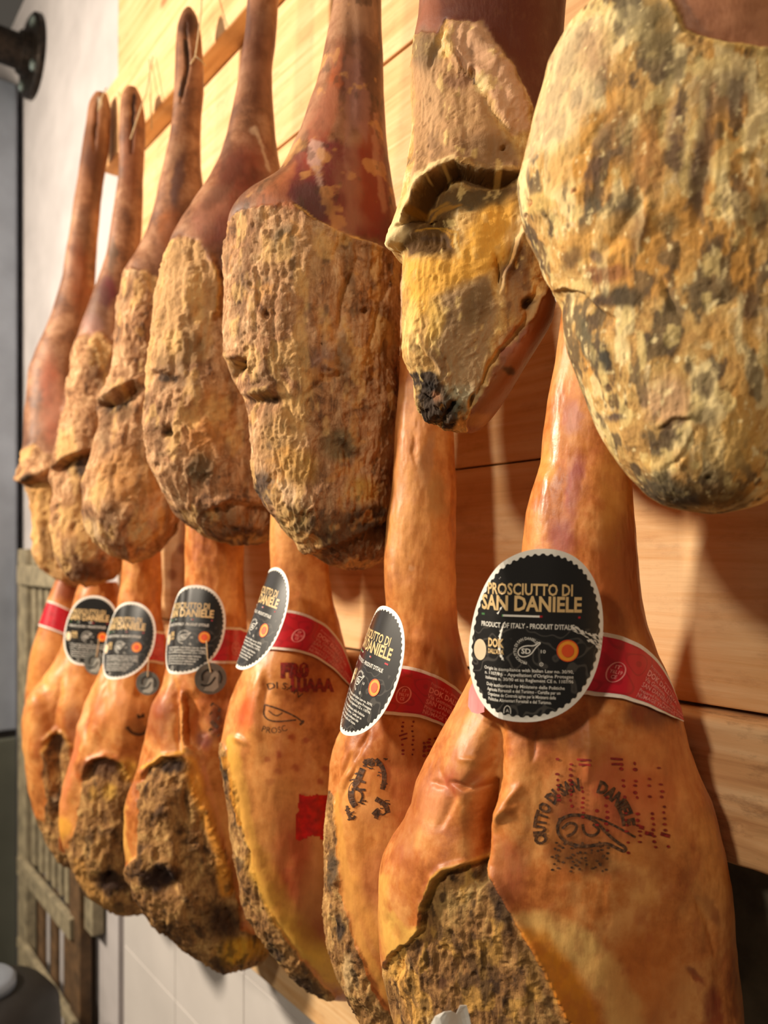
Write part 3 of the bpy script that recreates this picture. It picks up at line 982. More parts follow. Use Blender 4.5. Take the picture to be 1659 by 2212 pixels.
h.area([(752, 120), (775, 130), (800, 220), (795, 310), (760, 270), (745, 330), (750, 350), (765, 390), (752, 385), (742, 340), (745, 250)], (172, 122, 104), 0.55, 5, 10, 6).line([(815, 250), (812, 340), (822, 400), (828, 450)], 8, (190, 136, 104), 0.6, 6, 5).spot(670, 430, 34, 45, (92, 62, 52), 0.6, -30)
h.area([(560, 430), (640, 330), (620, 420), (640, 445), (560, 450)], (176, 110, 72), 0.7)
h.spot(612, 520, 26, 36, (112, 100, 78), 0.75, 10).spot(640, 550, 70, 60, (196, 156, 108), 0.4).line([(640, 444), (700, 488), (800, 525)], 4, (222, 176, 104), 0.7, 3, 2)
h.spot(511, 797, 15, 20, (52, 34, 20), 0.85, 10, warp=3, hi=3).spot(575, 864, 32, 7, (84, 58, 30), 0.7, -6, warp=3).spot(700, 780, 30, 34, (160, 122, 104), 0.6).spot(690, 700, 60, 60, (196, 148, 108), 0.4)  # first spot darkens the carved hole with painted shade
h.spot(620, 920, 40, 80, (214, 172, 108), 0.5, 30).spot(640, 1010, 46, 40, (200, 154, 70), 0.55).spot(740, 960, 46, 36, (128, 110, 76), 0.6).spot(780, 1060, 34, 28, (206, 162, 70), 0.5).spot(570, 1050, 18, 36, (80, 64, 56), 0.7, -20)
h.spot(760, 1150, 90, 50, (110, 78, 48), 0.75, -15).spot(640, 1130, 40, 40, (120, 104, 60), 0.6).spot(800, 1120, 40, 30, (74, 52, 34), 0.7).mottle(40, 0.22, (214, 160, 96), 0.5, k=2).mottle(18, 0.3, (92, 66, 44), 0.5, 0.5, k=3)
h.mottle(40, 0.08, (104, 74, 46), 0.45, 0.4, where=h.rough, k=7, w=0.4).mottle(34, 0.12, (228, 186, 124), 0.5, 0.5, where=h.rough, k=8).mottle(70, 0.0, (176, 126, 96), 0.45, 0.6, where=1 - h.rough, k=9, w=0.45).mottle(60, 0.05, (92, 54, 34), 0.5, 0.5, where=1 - h.rough, k=10, w=0.4)
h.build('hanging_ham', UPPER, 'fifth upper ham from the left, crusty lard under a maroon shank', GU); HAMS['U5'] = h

h = Ham([(-620, 1075, 1105), (-590, 1050, 1130), (-450, 1035, 1145), (-300, 1000, 1170), (-150, 945, 1205), (-60, 916, 1222), (0, 908, 1222), (50, 903, 1218), (90, 894, 1216), (150, 887, 1214), (200, 889, 1214), (300, 892, 1214), (380, 882, 1214), (440, 868, 1214), (480, 852, 1214), (512, 842, 1213), (535, 852, 1212), (558, 872, 1211), (620, 870, 1208),
         (660, 872, 1200), (702, 868, 1192), (753, 873, 1160), (804, 890, 1128), (850, 897, 1102), (880, 905, 1082), (905, 936, 1062), (926, 972, 1040), (934, 992, 1024)], 0.72, 0.075, seed=6, lump=0.02, n=2.6, step=2.8, smooth=6)
h.cut([(860, 80), (940, 70), (960, 40), (990, 45), (1040, 42), (1070, 90), (1110, 140), (1150, 240), (1300, 400), (1260, 560), (1210, 610), (1170, 640), (1130, 720), (1080, 790), (1040, 850), (1022, 880), (1010, 905), (1010, 1000), (800, 1000), (800, 60)], 3, 4, 4)
# strip of lard across the shank
h.pocket([(962, 40), (952, 90), (990, 150), (1040, 180), (1060, 230), (1100, 280), (1140, 300)], 12, 14, 10, 18, 3, 3)
h.ridge([(985, 60), (1040, 90), (1085, 150), (1110, 210), (1145, 270)], 26, 16, 3)
h.groove([(958, 60), (935, 110), (928, 150)], 7, 8).groove([(985, 110), (1000, 140), (1010, 165)], 4, 14, 3).groove([(1015, 150), (1026, 170)], 6, 22, 2).groove([(1084, 319), (1090, 323)], 5, 16, 1)
# the big pocket under the lip
h.pocket([(848, 500), (890, 450), (920, 395), (950, 368), (985, 358), (1030, 372), (1080, 378), (1130, 372)], 85, 46, 9, 12, 3, 3)
h.mound(925, 490, 60, 50, -26).mound(858, 515, 22, 26, 22, 20, 2).ridge([(852, 520), (880, 460), (910, 400), (940, 372)], 10, 14, 2).mound(1010, 300, 60, 60, 8)
h.pocket([(1130, 480), (1105, 560), (1085, 600), (1080, 640)], 22, 16, 6, 8, 4, 3, flip=1).groove([(1068, 545), (1080, 570), (1085, 625)], 5, 14, 3).mound(1110, 520, 30, 24, 10)
h.ridge([(1210, 590), (1150, 700), (1090, 800), (1040, 860), (1020, 905)], 34, 10, 3).groove([(1165, 610), (1130, 700), (1060, 790), (1030, 860)], 8, 14, 4).groove([(1150, 640), (1130, 670)], 9, 20, 3).groove([(1024, 850), (1018, 880)], 5, 18, 2)
h.mound(895, 770, 26, 40, 16).pocket([(900, 740), (930, 770), (950, 800)], 12, 8, 5, 8).mound(985, 800, 60, 70, -10)
h.groove([(905, 820), (925, 850), (960, 880)], 12, 14, 3).groove([(905, 850), (935, 880)], 6, 20, 2).mound(950, 870, 16, 12, 14).mound(975, 895, 16, 12, 12).mound(930, 895, 12, 10, 12).groove([(985, 870), (965, 895), (955, 915)], 5, 16, 2)
h.ridge([(900, 250), (905, 420)], 8, 4).groove([(930, 180), (920, 380)], 14, 4).groove([(1000, 190), (1010, 330)], 20, 5)
h.crust(5, 26, 0.5, hole=2)
low_ = sstep(790, 900, h.py) * (1 - sstep(980, 1010, h.px + 0.3 * (h.py - 900)))
h.disp += ridged(h.q / 13 + 4, 3) * 9 * h.mpp * low_
h.area([(900, -700), (1260, -700), (1240, 420), (1150, 250), (1110, 140), (1070, 90), (1040, 45), (960, 40), (930, 60)], (104, 52, 32), 0.8).spot(925, 30, 22, 50, (150, 92, 66), 0.7)
h.area([(965, 45), (1040, 45), (1110, 150), (1150, 280), (1110, 290), (1060, 220), (1040, 175), (985, 140)], (206, 164, 130), 0.75)
h.area([(890, 130), (980, 120), (1050, 220), (1100, 300), (1130, 360), (1000, 350), (930, 380), (895, 420)], (184, 144, 104), 0.7).spot(990, 170, 26, 16, (140, 100, 74), 0.6).spot(1060, 330, 60, 40, (134, 104, 70), 0.65).spot(930, 200, 22, 100, (198, 160, 118), 0.5).spot(1040, 185, 12, 14, (226, 204, 150), 0.8, warp=3)
h.spot(920, 110, 26, 40, (120, 98, 72), 0.6).line([(1022, 168), (1026, 180)], 4, (60, 40, 24), 0.8, 2, 2)
h.line([(840, 504), (858, 462), (892, 406), (928, 366), (978, 348)], 9, (228, 200, 148), 0.8, 3, 3).spot(858, 515, 20, 24, (230, 206, 156), 0.85, warp=2).line([(1000, 368), (1060, 378), (1120, 376)], 7, (216, 184, 130), 0.7)
h.line([(866, 500), (896, 454), (926, 398), (954, 374), (986, 364), (1030, 377), (1130, 380)], 9, (92, 64, 24), 0.95, 3, 3).area([(880, 500), (905, 440), (940, 385), (1130, 385), (1130, 450), (1000, 430), (960, 470), (990, 540), (900, 545), (865, 530)], (104, 72, 22), 0.9, 22, 8, 6).area([(880, 500), (960, 460), (1000, 520), (960, 556), (890, 548)], (96, 66, 14), 0.6, 16).spot(1030, 420, 70, 26, (96, 82, 54), 0.6).line([(890, 505), (930, 490), (970, 505), (975, 530)], 4, (176, 128, 34), 0.7).line([(880, 460), (920, 430), (960, 425)], 5, (168, 120, 30), 0.6)  # olive pocket interior, with shade under the lip painted as a dark line
h.area([(1040, 450), (1110, 430), (1100, 520), (1080, 560), (1040, 600), (960, 640), (890, 700), (875, 600), (880, 556), (980, 560)], (226, 174, 78), 0.7, 14).spot(1060, 480, 16, 50, (236, 176, 70), 0.6, 10).spot(1115, 515, 26, 24, (222, 196, 148), 0.75).spot(1115, 570, 34, 50, (112, 78, 56), 0.7).spot(1120, 640, 34, 50, (160, 124, 88), 0.6).spot(1110, 560, 18, 30, (70, 46, 30), 0.6)
h.area([(935, 640), (1050, 600), (1080, 660), (1060, 760), (1030, 850), (980, 870), (935, 790)], (172, 142, 104), 0.8, 14).spot(1030, 660, 30, 50, (112, 86, 50), 0.65, 25).spot(985, 850, 45, 22, (168, 160, 132), 0.75).spot(940, 690, 18, 50, (224, 184, 96), 0.6).spot(892, 700, 14, 50, (236, 196, 120), 0.7)
h.area([(1205, 580), (1160, 640), (1130, 710), (1060, 800), (1035, 860), (1020, 925), (1060, 910), (1130, 815), (1200, 680)], (138, 88, 54), 0.85, 6).spot(1110, 740, 26, 40, (168, 112, 92), 0.6, 35).spot(1095, 798, 14, 8, (52, 32, 20), 0.85, 20, warp=3).spot(1160, 720, 18, 50, (130, 72, 34), 0.6, 30).spot(1140, 655, 12, 14, DK, 0.75, 20, warp=3).line([(1180, 610), (1140, 690), (1060, 790)], 4, (206, 176, 124), 0.6)
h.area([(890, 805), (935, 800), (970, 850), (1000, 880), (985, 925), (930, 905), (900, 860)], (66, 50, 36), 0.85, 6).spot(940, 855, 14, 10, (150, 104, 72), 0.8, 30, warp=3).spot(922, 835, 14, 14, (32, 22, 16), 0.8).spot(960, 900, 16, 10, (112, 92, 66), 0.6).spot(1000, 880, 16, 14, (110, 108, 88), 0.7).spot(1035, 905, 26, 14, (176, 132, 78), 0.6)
h.mottle(16, 0.32, (238, 208, 140), 0.5, 0.5, k=1, where=h.rough).mottle(26, 0.34, (112, 82, 52), 0.4, 0.6, k=4, where=h.rough)
h.spot(854, 514, 19, 26, (230, 206, 156), 0.95, 15, 0.3, 2, 2).line([(852, 500), (866, 468), (896, 412), (930, 370)], 7, (226, 200, 150), 0.8, 2, 2).line([(905, 500), (940, 485), (985, 500), (990, 535)], 4, (180, 134, 40), 0.7).line([(900, 520), (950, 508), (975, 530)], 3, (70, 44, 12), 0.7).line([(890, 470), (930, 440), (990, 430)], 5, (176, 124, 30), 0.6)
h.area([(1040, 440), (1120, 420), (1110, 560), (1000, 610), (900, 640), (885, 575), (980, 545)], (222, 170, 76), 0.45, 24)
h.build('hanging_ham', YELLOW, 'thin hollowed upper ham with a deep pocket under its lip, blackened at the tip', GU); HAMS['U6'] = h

h = Ham([(-720, 1560, 1600), (-690, 1535, 1625), (-520, 1510, 1650), (-380, 1465, 1680), (-260, 1400, 1710), (-150, 1340, 1740), (-60, 1305, 1765), (0, 1280, 1780), (45, 1225, 1790), (119, 1184, 1800), (215, 1156, 1808), (272, 1142, 1812), (365, 1117, 1818), (442, 1125, 1822), (482, 1136, 1822),
         (547, 1164, 1822), (592, 1184, 1820), (625, 1200, 1818), (645, 1214, 1816), (700, 1219, 1812), (740, 1228, 1806), (859, 1272, 1786), (958, 1317, 1750), (1018, 1356, 1718), (1065, 1397, 1680), (1092, 1440, 1645), (1106, 1500, 1590), (1110, 1530, 1560)],
        0.535, 0.078, seed=7, lump=0.02, n=2.35, step=3.0, smooth=6)
h.cut([(1000, -300), (1380, -220), (1430, -40), (1470, 60), (1545, 90), (1640, 110), (1720, 100), (1900, 80), (1900, 1300), (1000, 1300)], 4, 6, 4)
h.pocket([(1430, -60), (1460, 20), (1475, 75), (1540, 88), (1640, 105), (1720, 100)], 30, 6, 8, 9, 4, 3, flip=-1)
h.pocket([(1198, 628), (1225, 622), (1260, 632), (1290, 662), (1340, 690)], 30, 22, 5, 8, 4, 2).ridge([(1175, 560), (1205, 628)], 12, 8, 2)
h.mound(1165, 450, 20, 22, 10).groove([(1140, 435), (1158, 440)], 5, 9, 2).groove([(1240, 408), (1250, 414)], 5, 9, 2).mound(1250, 415, 16, 12, 7).groove([(1136, 462), (1142, 466)], 5, 10, 2)
h.groove([(1400, 420), (1330, 520), (1270, 560)], 12, 6).ridge([(1400, 400), (1395, 470), (1380, 540)], 9, 6).groove([(1540, 300), (1510, 420), (1500, 520)], 16, 6).groove([(1460, 150), (1420, 330)], 18, 6)
h.groove([(1320, 250), (1260, 330), (1220, 350)], 10, 5).groove([(1430, 600), (1470, 690)], 8, 8).pocket([(1420, 930), (1450, 905), (1500, 900)], 14, 6, 5, 8).groove([(1300, 700), (1340, 800), (1420, 900)], 18, 7)
h.groove([(1500, 930), (1480, 980), (1440, 1010)], 6, 7).mound(1470, 985, 22, 22, 9).mound(1560, 880, 90, 90, 8).mound(1600, 460, 60, 60, 6).groove([(1600, 340), (1640, 355)], 8, 8).mound(1610, 330, 14, 10, 6).groove([(1525, 1030), (1535, 1036)], 5, 9, 2).mound(1420, 1015, 16, 16, 6)
h.mound(1400, 780, 40, 60, 6, 40).groove([(1225, 700), (1290, 850), (1350, 970)], 10, 5)
h.crust(3.2, 34, 0.5, hole=1.5)
h.mottle(90, 0.0, (206, 150, 70), 0.55, 0.4, k=1, w=0.3, where=h.rough).mottle(44, 0.14, (236, 214, 160), 0.7, 0.35, k=6, w=0.12, where=h.rough).mottle(40, 0.08, (120, 100, 70), 0.75, 0.45, k=2, where=h.rough).mottle(26, 0.20, (98, 78, 56), 0.7, 0.45, k=3, where=h.rough).mottle(28, 0.2, (230, 204, 140), 0.6, 0.6, k=5, where=h.rough)
h.area([(1215, 60), (1290, 30), (1300, 200), (1250, 290), (1170, 330), (1130, 380), (1150, 240)], (216, 192, 152), 0.6, 16).spot(1420, 60, 46, 70, (130, 112, 72), 0.75).spot(1360, 10, 30, 50, (120, 108, 82), 0.6).spot(1290, 110, 40, 60, (190, 148, 106), 0.5).line([(1440, -20), (1475, 70), (1540, 95), (1640, 110)], 7, (222, 184, 110), 0.6)
h.area([(1180, 350), (1280, 250), (1340, 240), (1300, 330), (1250, 380), (1180, 420)], (206, 154, 74), 0.55, 16).spot(1300, 300, 16, 34, (116, 90, 64), 0.75, 25).spot(1280, 370, 14, 30, (112, 82, 60), 0.75, 25).spot(1277, 442, 18, 26, (100, 90, 68), 0.8, 15).spot(1340, 290, 40, 60, (140, 116, 88), 0.5).spot(1345, 460, 26, 50, (108, 92, 68), 0.75, 35).spot(1380, 500, 18, 40, (120, 90, 66), 0.7, 10).spot(1440, 480, 26, 26, (130, 112, 76), 0.6)
h.spot(1515, 350, 24, 110, (118, 92, 70), 0.75, 8).spot(1460, 300, 22, 80, (128, 98, 74), 0.55).spot(1560, 200, 60, 50, (150, 130, 108), 0.5).spot(1165, 440, 26, 20, (232, 196, 120), 0.6).spot(1150, 440, 8, 6, (150, 74, 34), 0.7, warp=2).spot(1238, 412, 7, 7, (150, 74, 34), 0.7, warp=2).spot(1138, 464, 7, 6, (110, 50, 24), 0.7, warp=2)
h.spot(1400, 340, 30, 80, (206, 150, 84), 0.6).spot(1290, 520, 90, 40, (216, 166, 90), 0.6, -25).spot(1235, 560, 18, 30, (120, 92, 58), 0.7, 35).spot(1285, 550, 14, 14, (104, 84, 70), 0.75).spot(1310, 590, 50, 20, (150, 100, 66), 0.7).spot(1345, 640, 40, 22, (80, 66, 44), 0.75).spot(1300, 650, 22, 14, (90, 66, 46), 0.7)
h.spot(1265, 740, 14, 60, (112, 104, 78), 0.7, -18).spot(1305, 775, 12, 22, (74, 72, 62), 0.8, -10).spot(1312, 838, 8, 8, (96, 64, 46), 0.8, warp=3).spot(1620, 660, 22, 40, (100, 80, 62), 0.7).spot(1600, 440, 20, 60, (120, 96, 70), 0.6).spot(1640, 470, 18, 40, (96, 82, 62), 0.6).spot(1440, 870, 50, 50, (198, 160, 124), 0.6).spot(1330, 905, 22, 8, (110, 90, 76), 0.7).spot(1520, 900, 26, 22, (108, 86, 62), 0.5)
h.spot(1450, 1060, 70, 34, (100, 88, 64), 0.75, 20).spot(1560, 1070, 60, 30, (120, 88, 44), 0.7).spot(1480, 1080, 30, 16, (84, 74, 66), 0.7).spot(1420, 1000, 20, 16, (222, 184, 110), 0.5).spot(1470, 985, 20, 20, (206, 166, 100), 0.5).spot(1580, 960, 60, 60, (214, 176, 106), 0.5)
h.mottle(18, 0.34, (90, 70, 48), 0.35, 0.45, k=12, w=0.3, where=h.rough).mottle(12, 0.38, (244, 222, 168), 0.7, 0.6, k=13, where=h.rough)
h.build('hanging_ham', YELLOW, 'largest and nearest upper ham, spread with pale yellow mottled lard', GU); HAMS['U7'] = h

# ------------------------------------------------------------------ the lower row of hams
h = Ham([(1244, 124, 178), (1300, 100, 172), (1340, 88, 172), (1370, 78, 176), (1400, 68, 182), (1450, 60, 190), (1500, 55, 196), (1600, 56, 200), (1700, 68, 204), (1770, 90, 205), (1810, 120, 200), (1830, 150, 180)], 1.76, 0.095, seed=11, lump=0.02)
h.spot(100, 1450, 60, 80, (214, 150, 80), 0.5).spot(150, 1270, 30, 26, (130, 56, 40), 0.6)
h.mottle(120, -0.02, (230, 170, 100), 0.4, 0.6, where=1 - h.rough, k=7, w=0.5).mottle(110, 0.02, (158, 84, 38), 0.4, 0.6, where=1 - h.rough, k=8, w=0.5).mottle(26, 0.2, (176, 92, 52), 0.22, 0.7, where=1 - h.rough, k=6).mottle(20, 0.22, (70, 46, 26), 0.6, 0.5, where=h.rough, k=9)
h.build('hanging_ham', LOWER, 'farthest lower ham, only its red band and shank clearly showing', GL); HAMS['L1'] = h

h = Ham([(1258, 176, 252), (1280, 166, 256), (1340, 150, 262), (1400, 132, 268), (1450, 105, 275), (1500, 68, 285), (1550, 54, 292), (1600, 50, 296), (1650, 55, 296), (1700, 62, 292), (1766, 80, 286), (1810, 98, 278), (1845, 122, 262), (1868, 158, 230), (1875, 180, 205)], 1.60, 0.10, seed=12, lump=0.03)
h.cut([(92, 1620), (105, 1585), (130, 1582), (152, 1610), (155, 1700), (130, 1760), (130, 1830), (200, 1870), (200, 1900), (60, 1900), (70, 1760), (100, 1780)], 5, 6)
h.mound(75, 1560, 24, 120, 10).groove([(100, 1480), (120, 1600), (125, 1760)], 20, 14).pocket([(94, 1610), (118, 1582), (150, 1605)], 12, 10, 5, 6).mound(170, 1520, 40, 60, 8).groove([(130, 1470), (120, 1560)], 8, 8)
h.crust(7, 22).wrinkle(5, 34).line([(65, 1520), (60, 1620), (70, 1700)], 8, (214, 152, 90), 0.6).spot(122, 1605, 24, 26, (84, 54, 32), 0.7).line([(94, 1620), (105, 1584), (135, 1580), (155, 1612)], 6, (214, 164, 80), 0.6)
h.line([(108, 1380), (106, 1480)], 12, (226, 170, 96), 0.6).spot(118, 1722, 8, 8, (220, 196, 160), 0.8, warp=3).spot(160, 1560, 14, 40, (226, 178, 130), 0.5)
h.mottle(120, -0.02, (230, 170, 100), 0.4, 0.6, where=1 - h.rough, k=7, w=0.5).mottle(110, 0.02, (158, 84, 38), 0.4, 0.6, where=1 - h.rough, k=8, w=0.5).mottle(26, 0.2, (176, 92, 52), 0.22, 0.7, where=1 - h.rough, k=6).mottle(20, 0.22, (70, 46, 26), 0.6, 0.5, where=h.rough, k=9)
h.build('hanging_ham', LOWER, 'second lower ham from the left, dark cut face beside the slatted rack', GL); HAMS['L2'] = h

h = Ham([(1130, 268, 345), (1200, 264, 346), (1280, 258, 348), (1340, 250, 352), (1400, 236, 362), (1450, 214, 376), (1500, 188, 392), (1560, 168, 402), (1620, 158, 408), (1700, 145, 408), (1770, 128, 404), (1810, 132, 400), (1850, 150, 396), (1900, 180, 385), (1935, 222, 368), (1956, 262, 345), (1966, 290, 320)], 1.46, 0.11, seed=13, lump=0.03)
h.cut([(180, 1680), (195, 1645), (225, 1635), (255, 1650), (285, 1690), (300, 1760), (420, 1780), (420, 2000), (140, 2000), (138, 1840), (165, 1790), (172, 1730)], 5, 6)
h.pocket([(178, 1690), (195, 1645), (225, 1634), (258, 1650), (285, 1690)], 14, 14, 6, 6).mound(150, 1720, 20, 90, 10, 12).groove([(205, 1440), (190, 1520), (185, 1600)], 12, 8).mound(260, 1560, 60, 60, 8)
h.groove([(225, 1895), (240, 1905)], 14, 16, 3).crust(8, 22).wrinkle(6, 34)
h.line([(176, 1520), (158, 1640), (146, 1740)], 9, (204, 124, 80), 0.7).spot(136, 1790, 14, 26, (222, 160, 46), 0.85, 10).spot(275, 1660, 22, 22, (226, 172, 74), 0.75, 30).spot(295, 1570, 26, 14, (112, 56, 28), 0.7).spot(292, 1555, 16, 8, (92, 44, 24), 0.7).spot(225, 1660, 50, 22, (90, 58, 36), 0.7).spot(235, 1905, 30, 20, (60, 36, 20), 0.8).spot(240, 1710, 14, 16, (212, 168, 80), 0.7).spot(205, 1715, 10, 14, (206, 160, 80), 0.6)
h.spot(250, 1530, 60, 40, (204, 122, 74), 0.5).spot(175, 1540, 12, 40, (232, 184, 128), 0.6).line([(170, 1860), (185, 1905), (225, 1940), (265, 1960)], 10, (206, 156, 86), 0.6)
h.mottle(120, -0.02, (230, 170, 100), 0.4, 0.6, where=1 - h.rough, k=7, w=0.5).mottle(110, 0.02, (158, 84, 38), 0.4, 0.6, where=1 - h.rough, k=8, w=0.5).mottle(26, 0.2, (176, 92, 52), 0.22, 0.7, where=1 - h.rough, k=6).mottle(20, 0.22, (70, 46, 26), 0.6, 0.5, where=h.rough, k=9)
h.build('hanging_ham', LOWER, 'third lower ham from the left, smaller grey seal hanging beside its round label', GL); HAMS['L3'] = h

h = Ham([(1080, 402, 520), (1150, 402, 524), (1250, 400, 528), (1300, 398, 530), (1380, 382, 534), (1430, 364, 540), (1470, 350, 548), (1520, 330, 556), (1600, 310, 566), (1650, 298, 572), (1720, 276, 578), (1800, 265, 580), (1850, 274, 584), (1900, 290, 588), (1940, 308, 590), (1980, 338, 590), (2010, 372, 588), (2040, 412, 585), (2060, 452, 580), (2078, 500, 566), (2086, 525, 548)], 1.245, 0.11, seed=14, lump=0.03)
h.cut([(300, 1700), (325, 1655), (355, 1638), (395, 1632), (405, 1650), (420, 1700), (470, 1800), (500, 1880), (515, 1960), (520, 2010), (620, 2040), (560, 2140), (300, 2140), (250, 1950), (275, 1870), (298, 1850), (300, 1780)], 4, 6)
h.pocket([(302, 1690), (325, 1655), (355, 1638), (398, 1632)], 14, 14, 7, 6, 4).pocket([(395, 1490), (398, 1560), (408, 1610), (425, 1625)], 20, 22, 10, 7, 4, flip=-1).mound(345, 1560, 30, 60, 10).groove([(375, 1470), (385, 1540), (390, 1620)], 8, 10)
h.groove([(330, 1870), (350, 1900), (390, 1925)], 16, 22, 4).ridge([(360, 1850), (380, 1900), (420, 1960)], 9, 10).groove([(400, 1690), (405, 1780)], 5, 12).groove([(430, 1730), (440, 1830), (450, 1900)], 5, 10).groove([(320, 1760), (345, 1850)], 6, 8)
h.ridge([(415, 1650), (445, 1740), (480, 1850), (505, 1960)], 14, 10, 4).groove([(480, 1960), (510, 2010)], 10, 8).mound(280, 1720, 20, 80, 8, 8).crust(10, 22, 0.4, hole=5).wrinkle(6, 34)
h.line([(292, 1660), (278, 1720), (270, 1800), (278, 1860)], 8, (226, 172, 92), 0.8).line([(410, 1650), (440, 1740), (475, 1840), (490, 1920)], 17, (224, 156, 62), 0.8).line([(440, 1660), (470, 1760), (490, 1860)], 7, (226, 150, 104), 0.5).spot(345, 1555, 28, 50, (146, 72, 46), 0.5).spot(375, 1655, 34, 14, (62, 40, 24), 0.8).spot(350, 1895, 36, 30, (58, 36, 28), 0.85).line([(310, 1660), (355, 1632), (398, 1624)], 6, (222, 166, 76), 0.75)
h.spot(465, 1560, 14, 34, (70, 40, 24), 0.75).spot(420, 1560, 10, 34, (190, 100, 40), 0.6).spot(520, 2050, 50, 24, (216, 164, 54), 0.8).spot(480, 1990, 40, 40, (74, 46, 22), 0.7).spot(440, 1600, 18, 18, (150, 84, 80), 0.6)
h.mottle(120, -0.02, (230, 170, 100), 0.4, 0.6, where=1 - h.rough, k=7, w=0.5).mottle(110, 0.02, (158, 84, 38), 0.4, 0.6, where=1 - h.rough, k=8, w=0.5).mottle(26, 0.2, (176, 92, 52), 0.22, 0.7, where=1 - h.rough, k=6).mottle(20, 0.22, (70, 46, 26), 0.6, 0.5, where=h.rough, k=9)
h.build('hanging_ham', LOWER, 'fourth lower ham from the left, orange fat strip, dark hollow on its cut face', GL); HAMS['L4'] = h

h = Ham([(1020, 590, 700), (1100, 585, 704), (1180, 583, 708), (1250, 584, 712), (1300, 584, 720), (1350, 575, 735), (1400, 555, 748), (1450, 524, 758), (1500, 502, 764), (1550, 487, 768), (1600, 479, 770), (1650, 481, 774), (1700, 489, 778), (1800, 500, 786), (1880, 514, 792), (1930, 524, 797), (1980, 546, 802), (2030, 578, 806), (2080, 618, 805), (2120, 664, 795), (2145, 704, 775), (2156, 728, 748)], 1.045, 0.105, seed=15, lump=0.02, step=3.0)
h.cut([(440, 1560), (482, 1610), (494, 1640), (512, 1700), (530, 1790), (548, 1870), (575, 1950), (620, 2030), (680, 2110), (720, 2150), (740, 2200), (440, 2200)], 4, 5, 5)
h.ridge([(500, 1600), (520, 1700), (545, 1820), (580, 1930), (630, 2020), (700, 2100)], 14, 7, 4).groove([(520, 1420), (500, 1520), (498, 1590)], 12, 8).ridge([(560, 1440), (545, 1560), (560, 1640)], 16, 7).groove([(575, 1450), (568, 1540)], 8, 5).ridge([(500, 1590), (540, 1610)], 7, 5)
h.groove([(505, 1860), (520, 1940)], 6, 8).ridge([(500, 1840), (505, 1900), (525, 1960), (545, 1990)], 8, 9).groove([(660, 1500), (650, 1700), (665, 1900)], 30, 5).crust(8, 20, 0.35, hole=4).wrinkle(3, 40)
h.line([(500, 1600), (512, 1660), (532, 1760), (555, 1850), (590, 1950), (640, 2030), (710, 2110)], 15, (228, 176, 78), 0.85).line([(560, 1860), (610, 1960), (680, 2050), (740, 2110)], 30, (222, 172, 74), 0.7).line([(490, 1640), (505, 1700), (520, 1780)], 6, (206, 140, 40), 0.7)
h.spot(532, 1540, 22, 44, (196, 44, 16), 0.75, 8).spot(690, 1960, 60, 80, (134, 44, 18), 0.65).spot(640, 1850, 60, 100, (176, 78, 44), 0.6).spot(620, 1700, 60, 90, (214, 140, 84), 0.4).spot(492, 1675, 10, 14, (60, 44, 26), 0.8).spot(590, 2060, 26, 14, (80, 60, 40), 0.7, 30).spot(660, 2125, 34, 16, (90, 68, 46), 0.7, 30)
for (x, y) in ((600, 1630), (575, 1640), (640, 1660), (600, 1665), (585, 1690), (655, 1720), (700, 1660), (690, 1690), (630, 1590), (660, 1600)): h.spot(x, y, 8, 7, (160, 62, 34), 0.6, warp=3)
h.gloss += np.exp(-((h.px - 520) / 40) ** 2 - ((h.py - 1500) / 90) ** 2) * 0.7
h.mottle(120, -0.02, (230, 170, 100), 0.4, 0.6, where=1 - h.rough, k=7, w=0.5).mottle(110, 0.02, (158, 84, 38), 0.4, 0.6, where=1 - h.rough, k=8, w=0.5).mottle(26, 0.2, (176, 92, 52), 0.22, 0.7, where=1 - h.rough, k=6).mottle(20, 0.22, (70, 46, 26), 0.6, 0.5, where=h.rough, k=9)
h.build('hanging_ham', LOWER, 'lower ham with long yellow fat edge and a bright red ink square', GL); HAMS['L5'] = h

h = Ham([(640, 870, 960), (750, 866, 962), (850, 860, 968), (950, 852, 980), (1050, 846, 986), (1130, 836, 986), (1200, 830, 985), (1280, 832, 986), (1350, 834, 990), (1400, 828, 1000), (1450, 808, 1012), (1500, 786, 1020), (1550, 752, 1024), (1600, 726, 1028), (1650, 713, 1034), (1750, 703, 1044), (1850, 699, 1056), (1950, 700, 1064), (2020, 707, 1070), (2080, 722, 1072), (2120, 744, 1072), (2180, 778, 1070), (2240, 826, 1060), (2280, 880, 1030), (2300, 920, 990)], 0.845, 0.10, seed=16, lump=0.02, step=3.0)
h.cut([(660, 1640), (700, 1690), (722, 1730), (726, 1800), (728, 1860), (740, 1940), (756, 2000), (775, 2060), (800, 2130), (850, 2200), (930, 2330), (600, 2330)], 4, 5, 5)
h.mound(880, 1270, 40, 30, 5).mound(955, 1060, 30, 60, -4).mound(850, 1240, 14, 40, 5).mound(900, 980, 40, 60, 3).groove([(890, 930), (900, 1000)], 8, 4)
h.ridge([(735, 1640), (760, 1720), (770, 1840), (790, 1950)], 20, 6).groove([(740, 1600), (720, 1700), (716, 1780)], 10, 8).groove([(760, 1630), (735, 1690)], 6, 7).groove([(770, 1660), (745, 1720)], 5, 6).groove([(800, 1580), (770, 1640)], 7, 6).ridge([(880, 1560), (930, 1590)], 14, 7)
h.groove([(850, 1850), (860, 1960), (880, 2060)], 26, 5).crust(9, 20, 0.3, hole=4).wrinkle(3, 30)
h.line([(728, 1720), (740, 1850), (760, 1960), (785, 2050), (830, 2140), (880, 2210)], 11, (220, 160, 82), 0.75).line([(770, 1900), (800, 2000), (850, 2090)], 16, (214, 150, 66), 0.5)
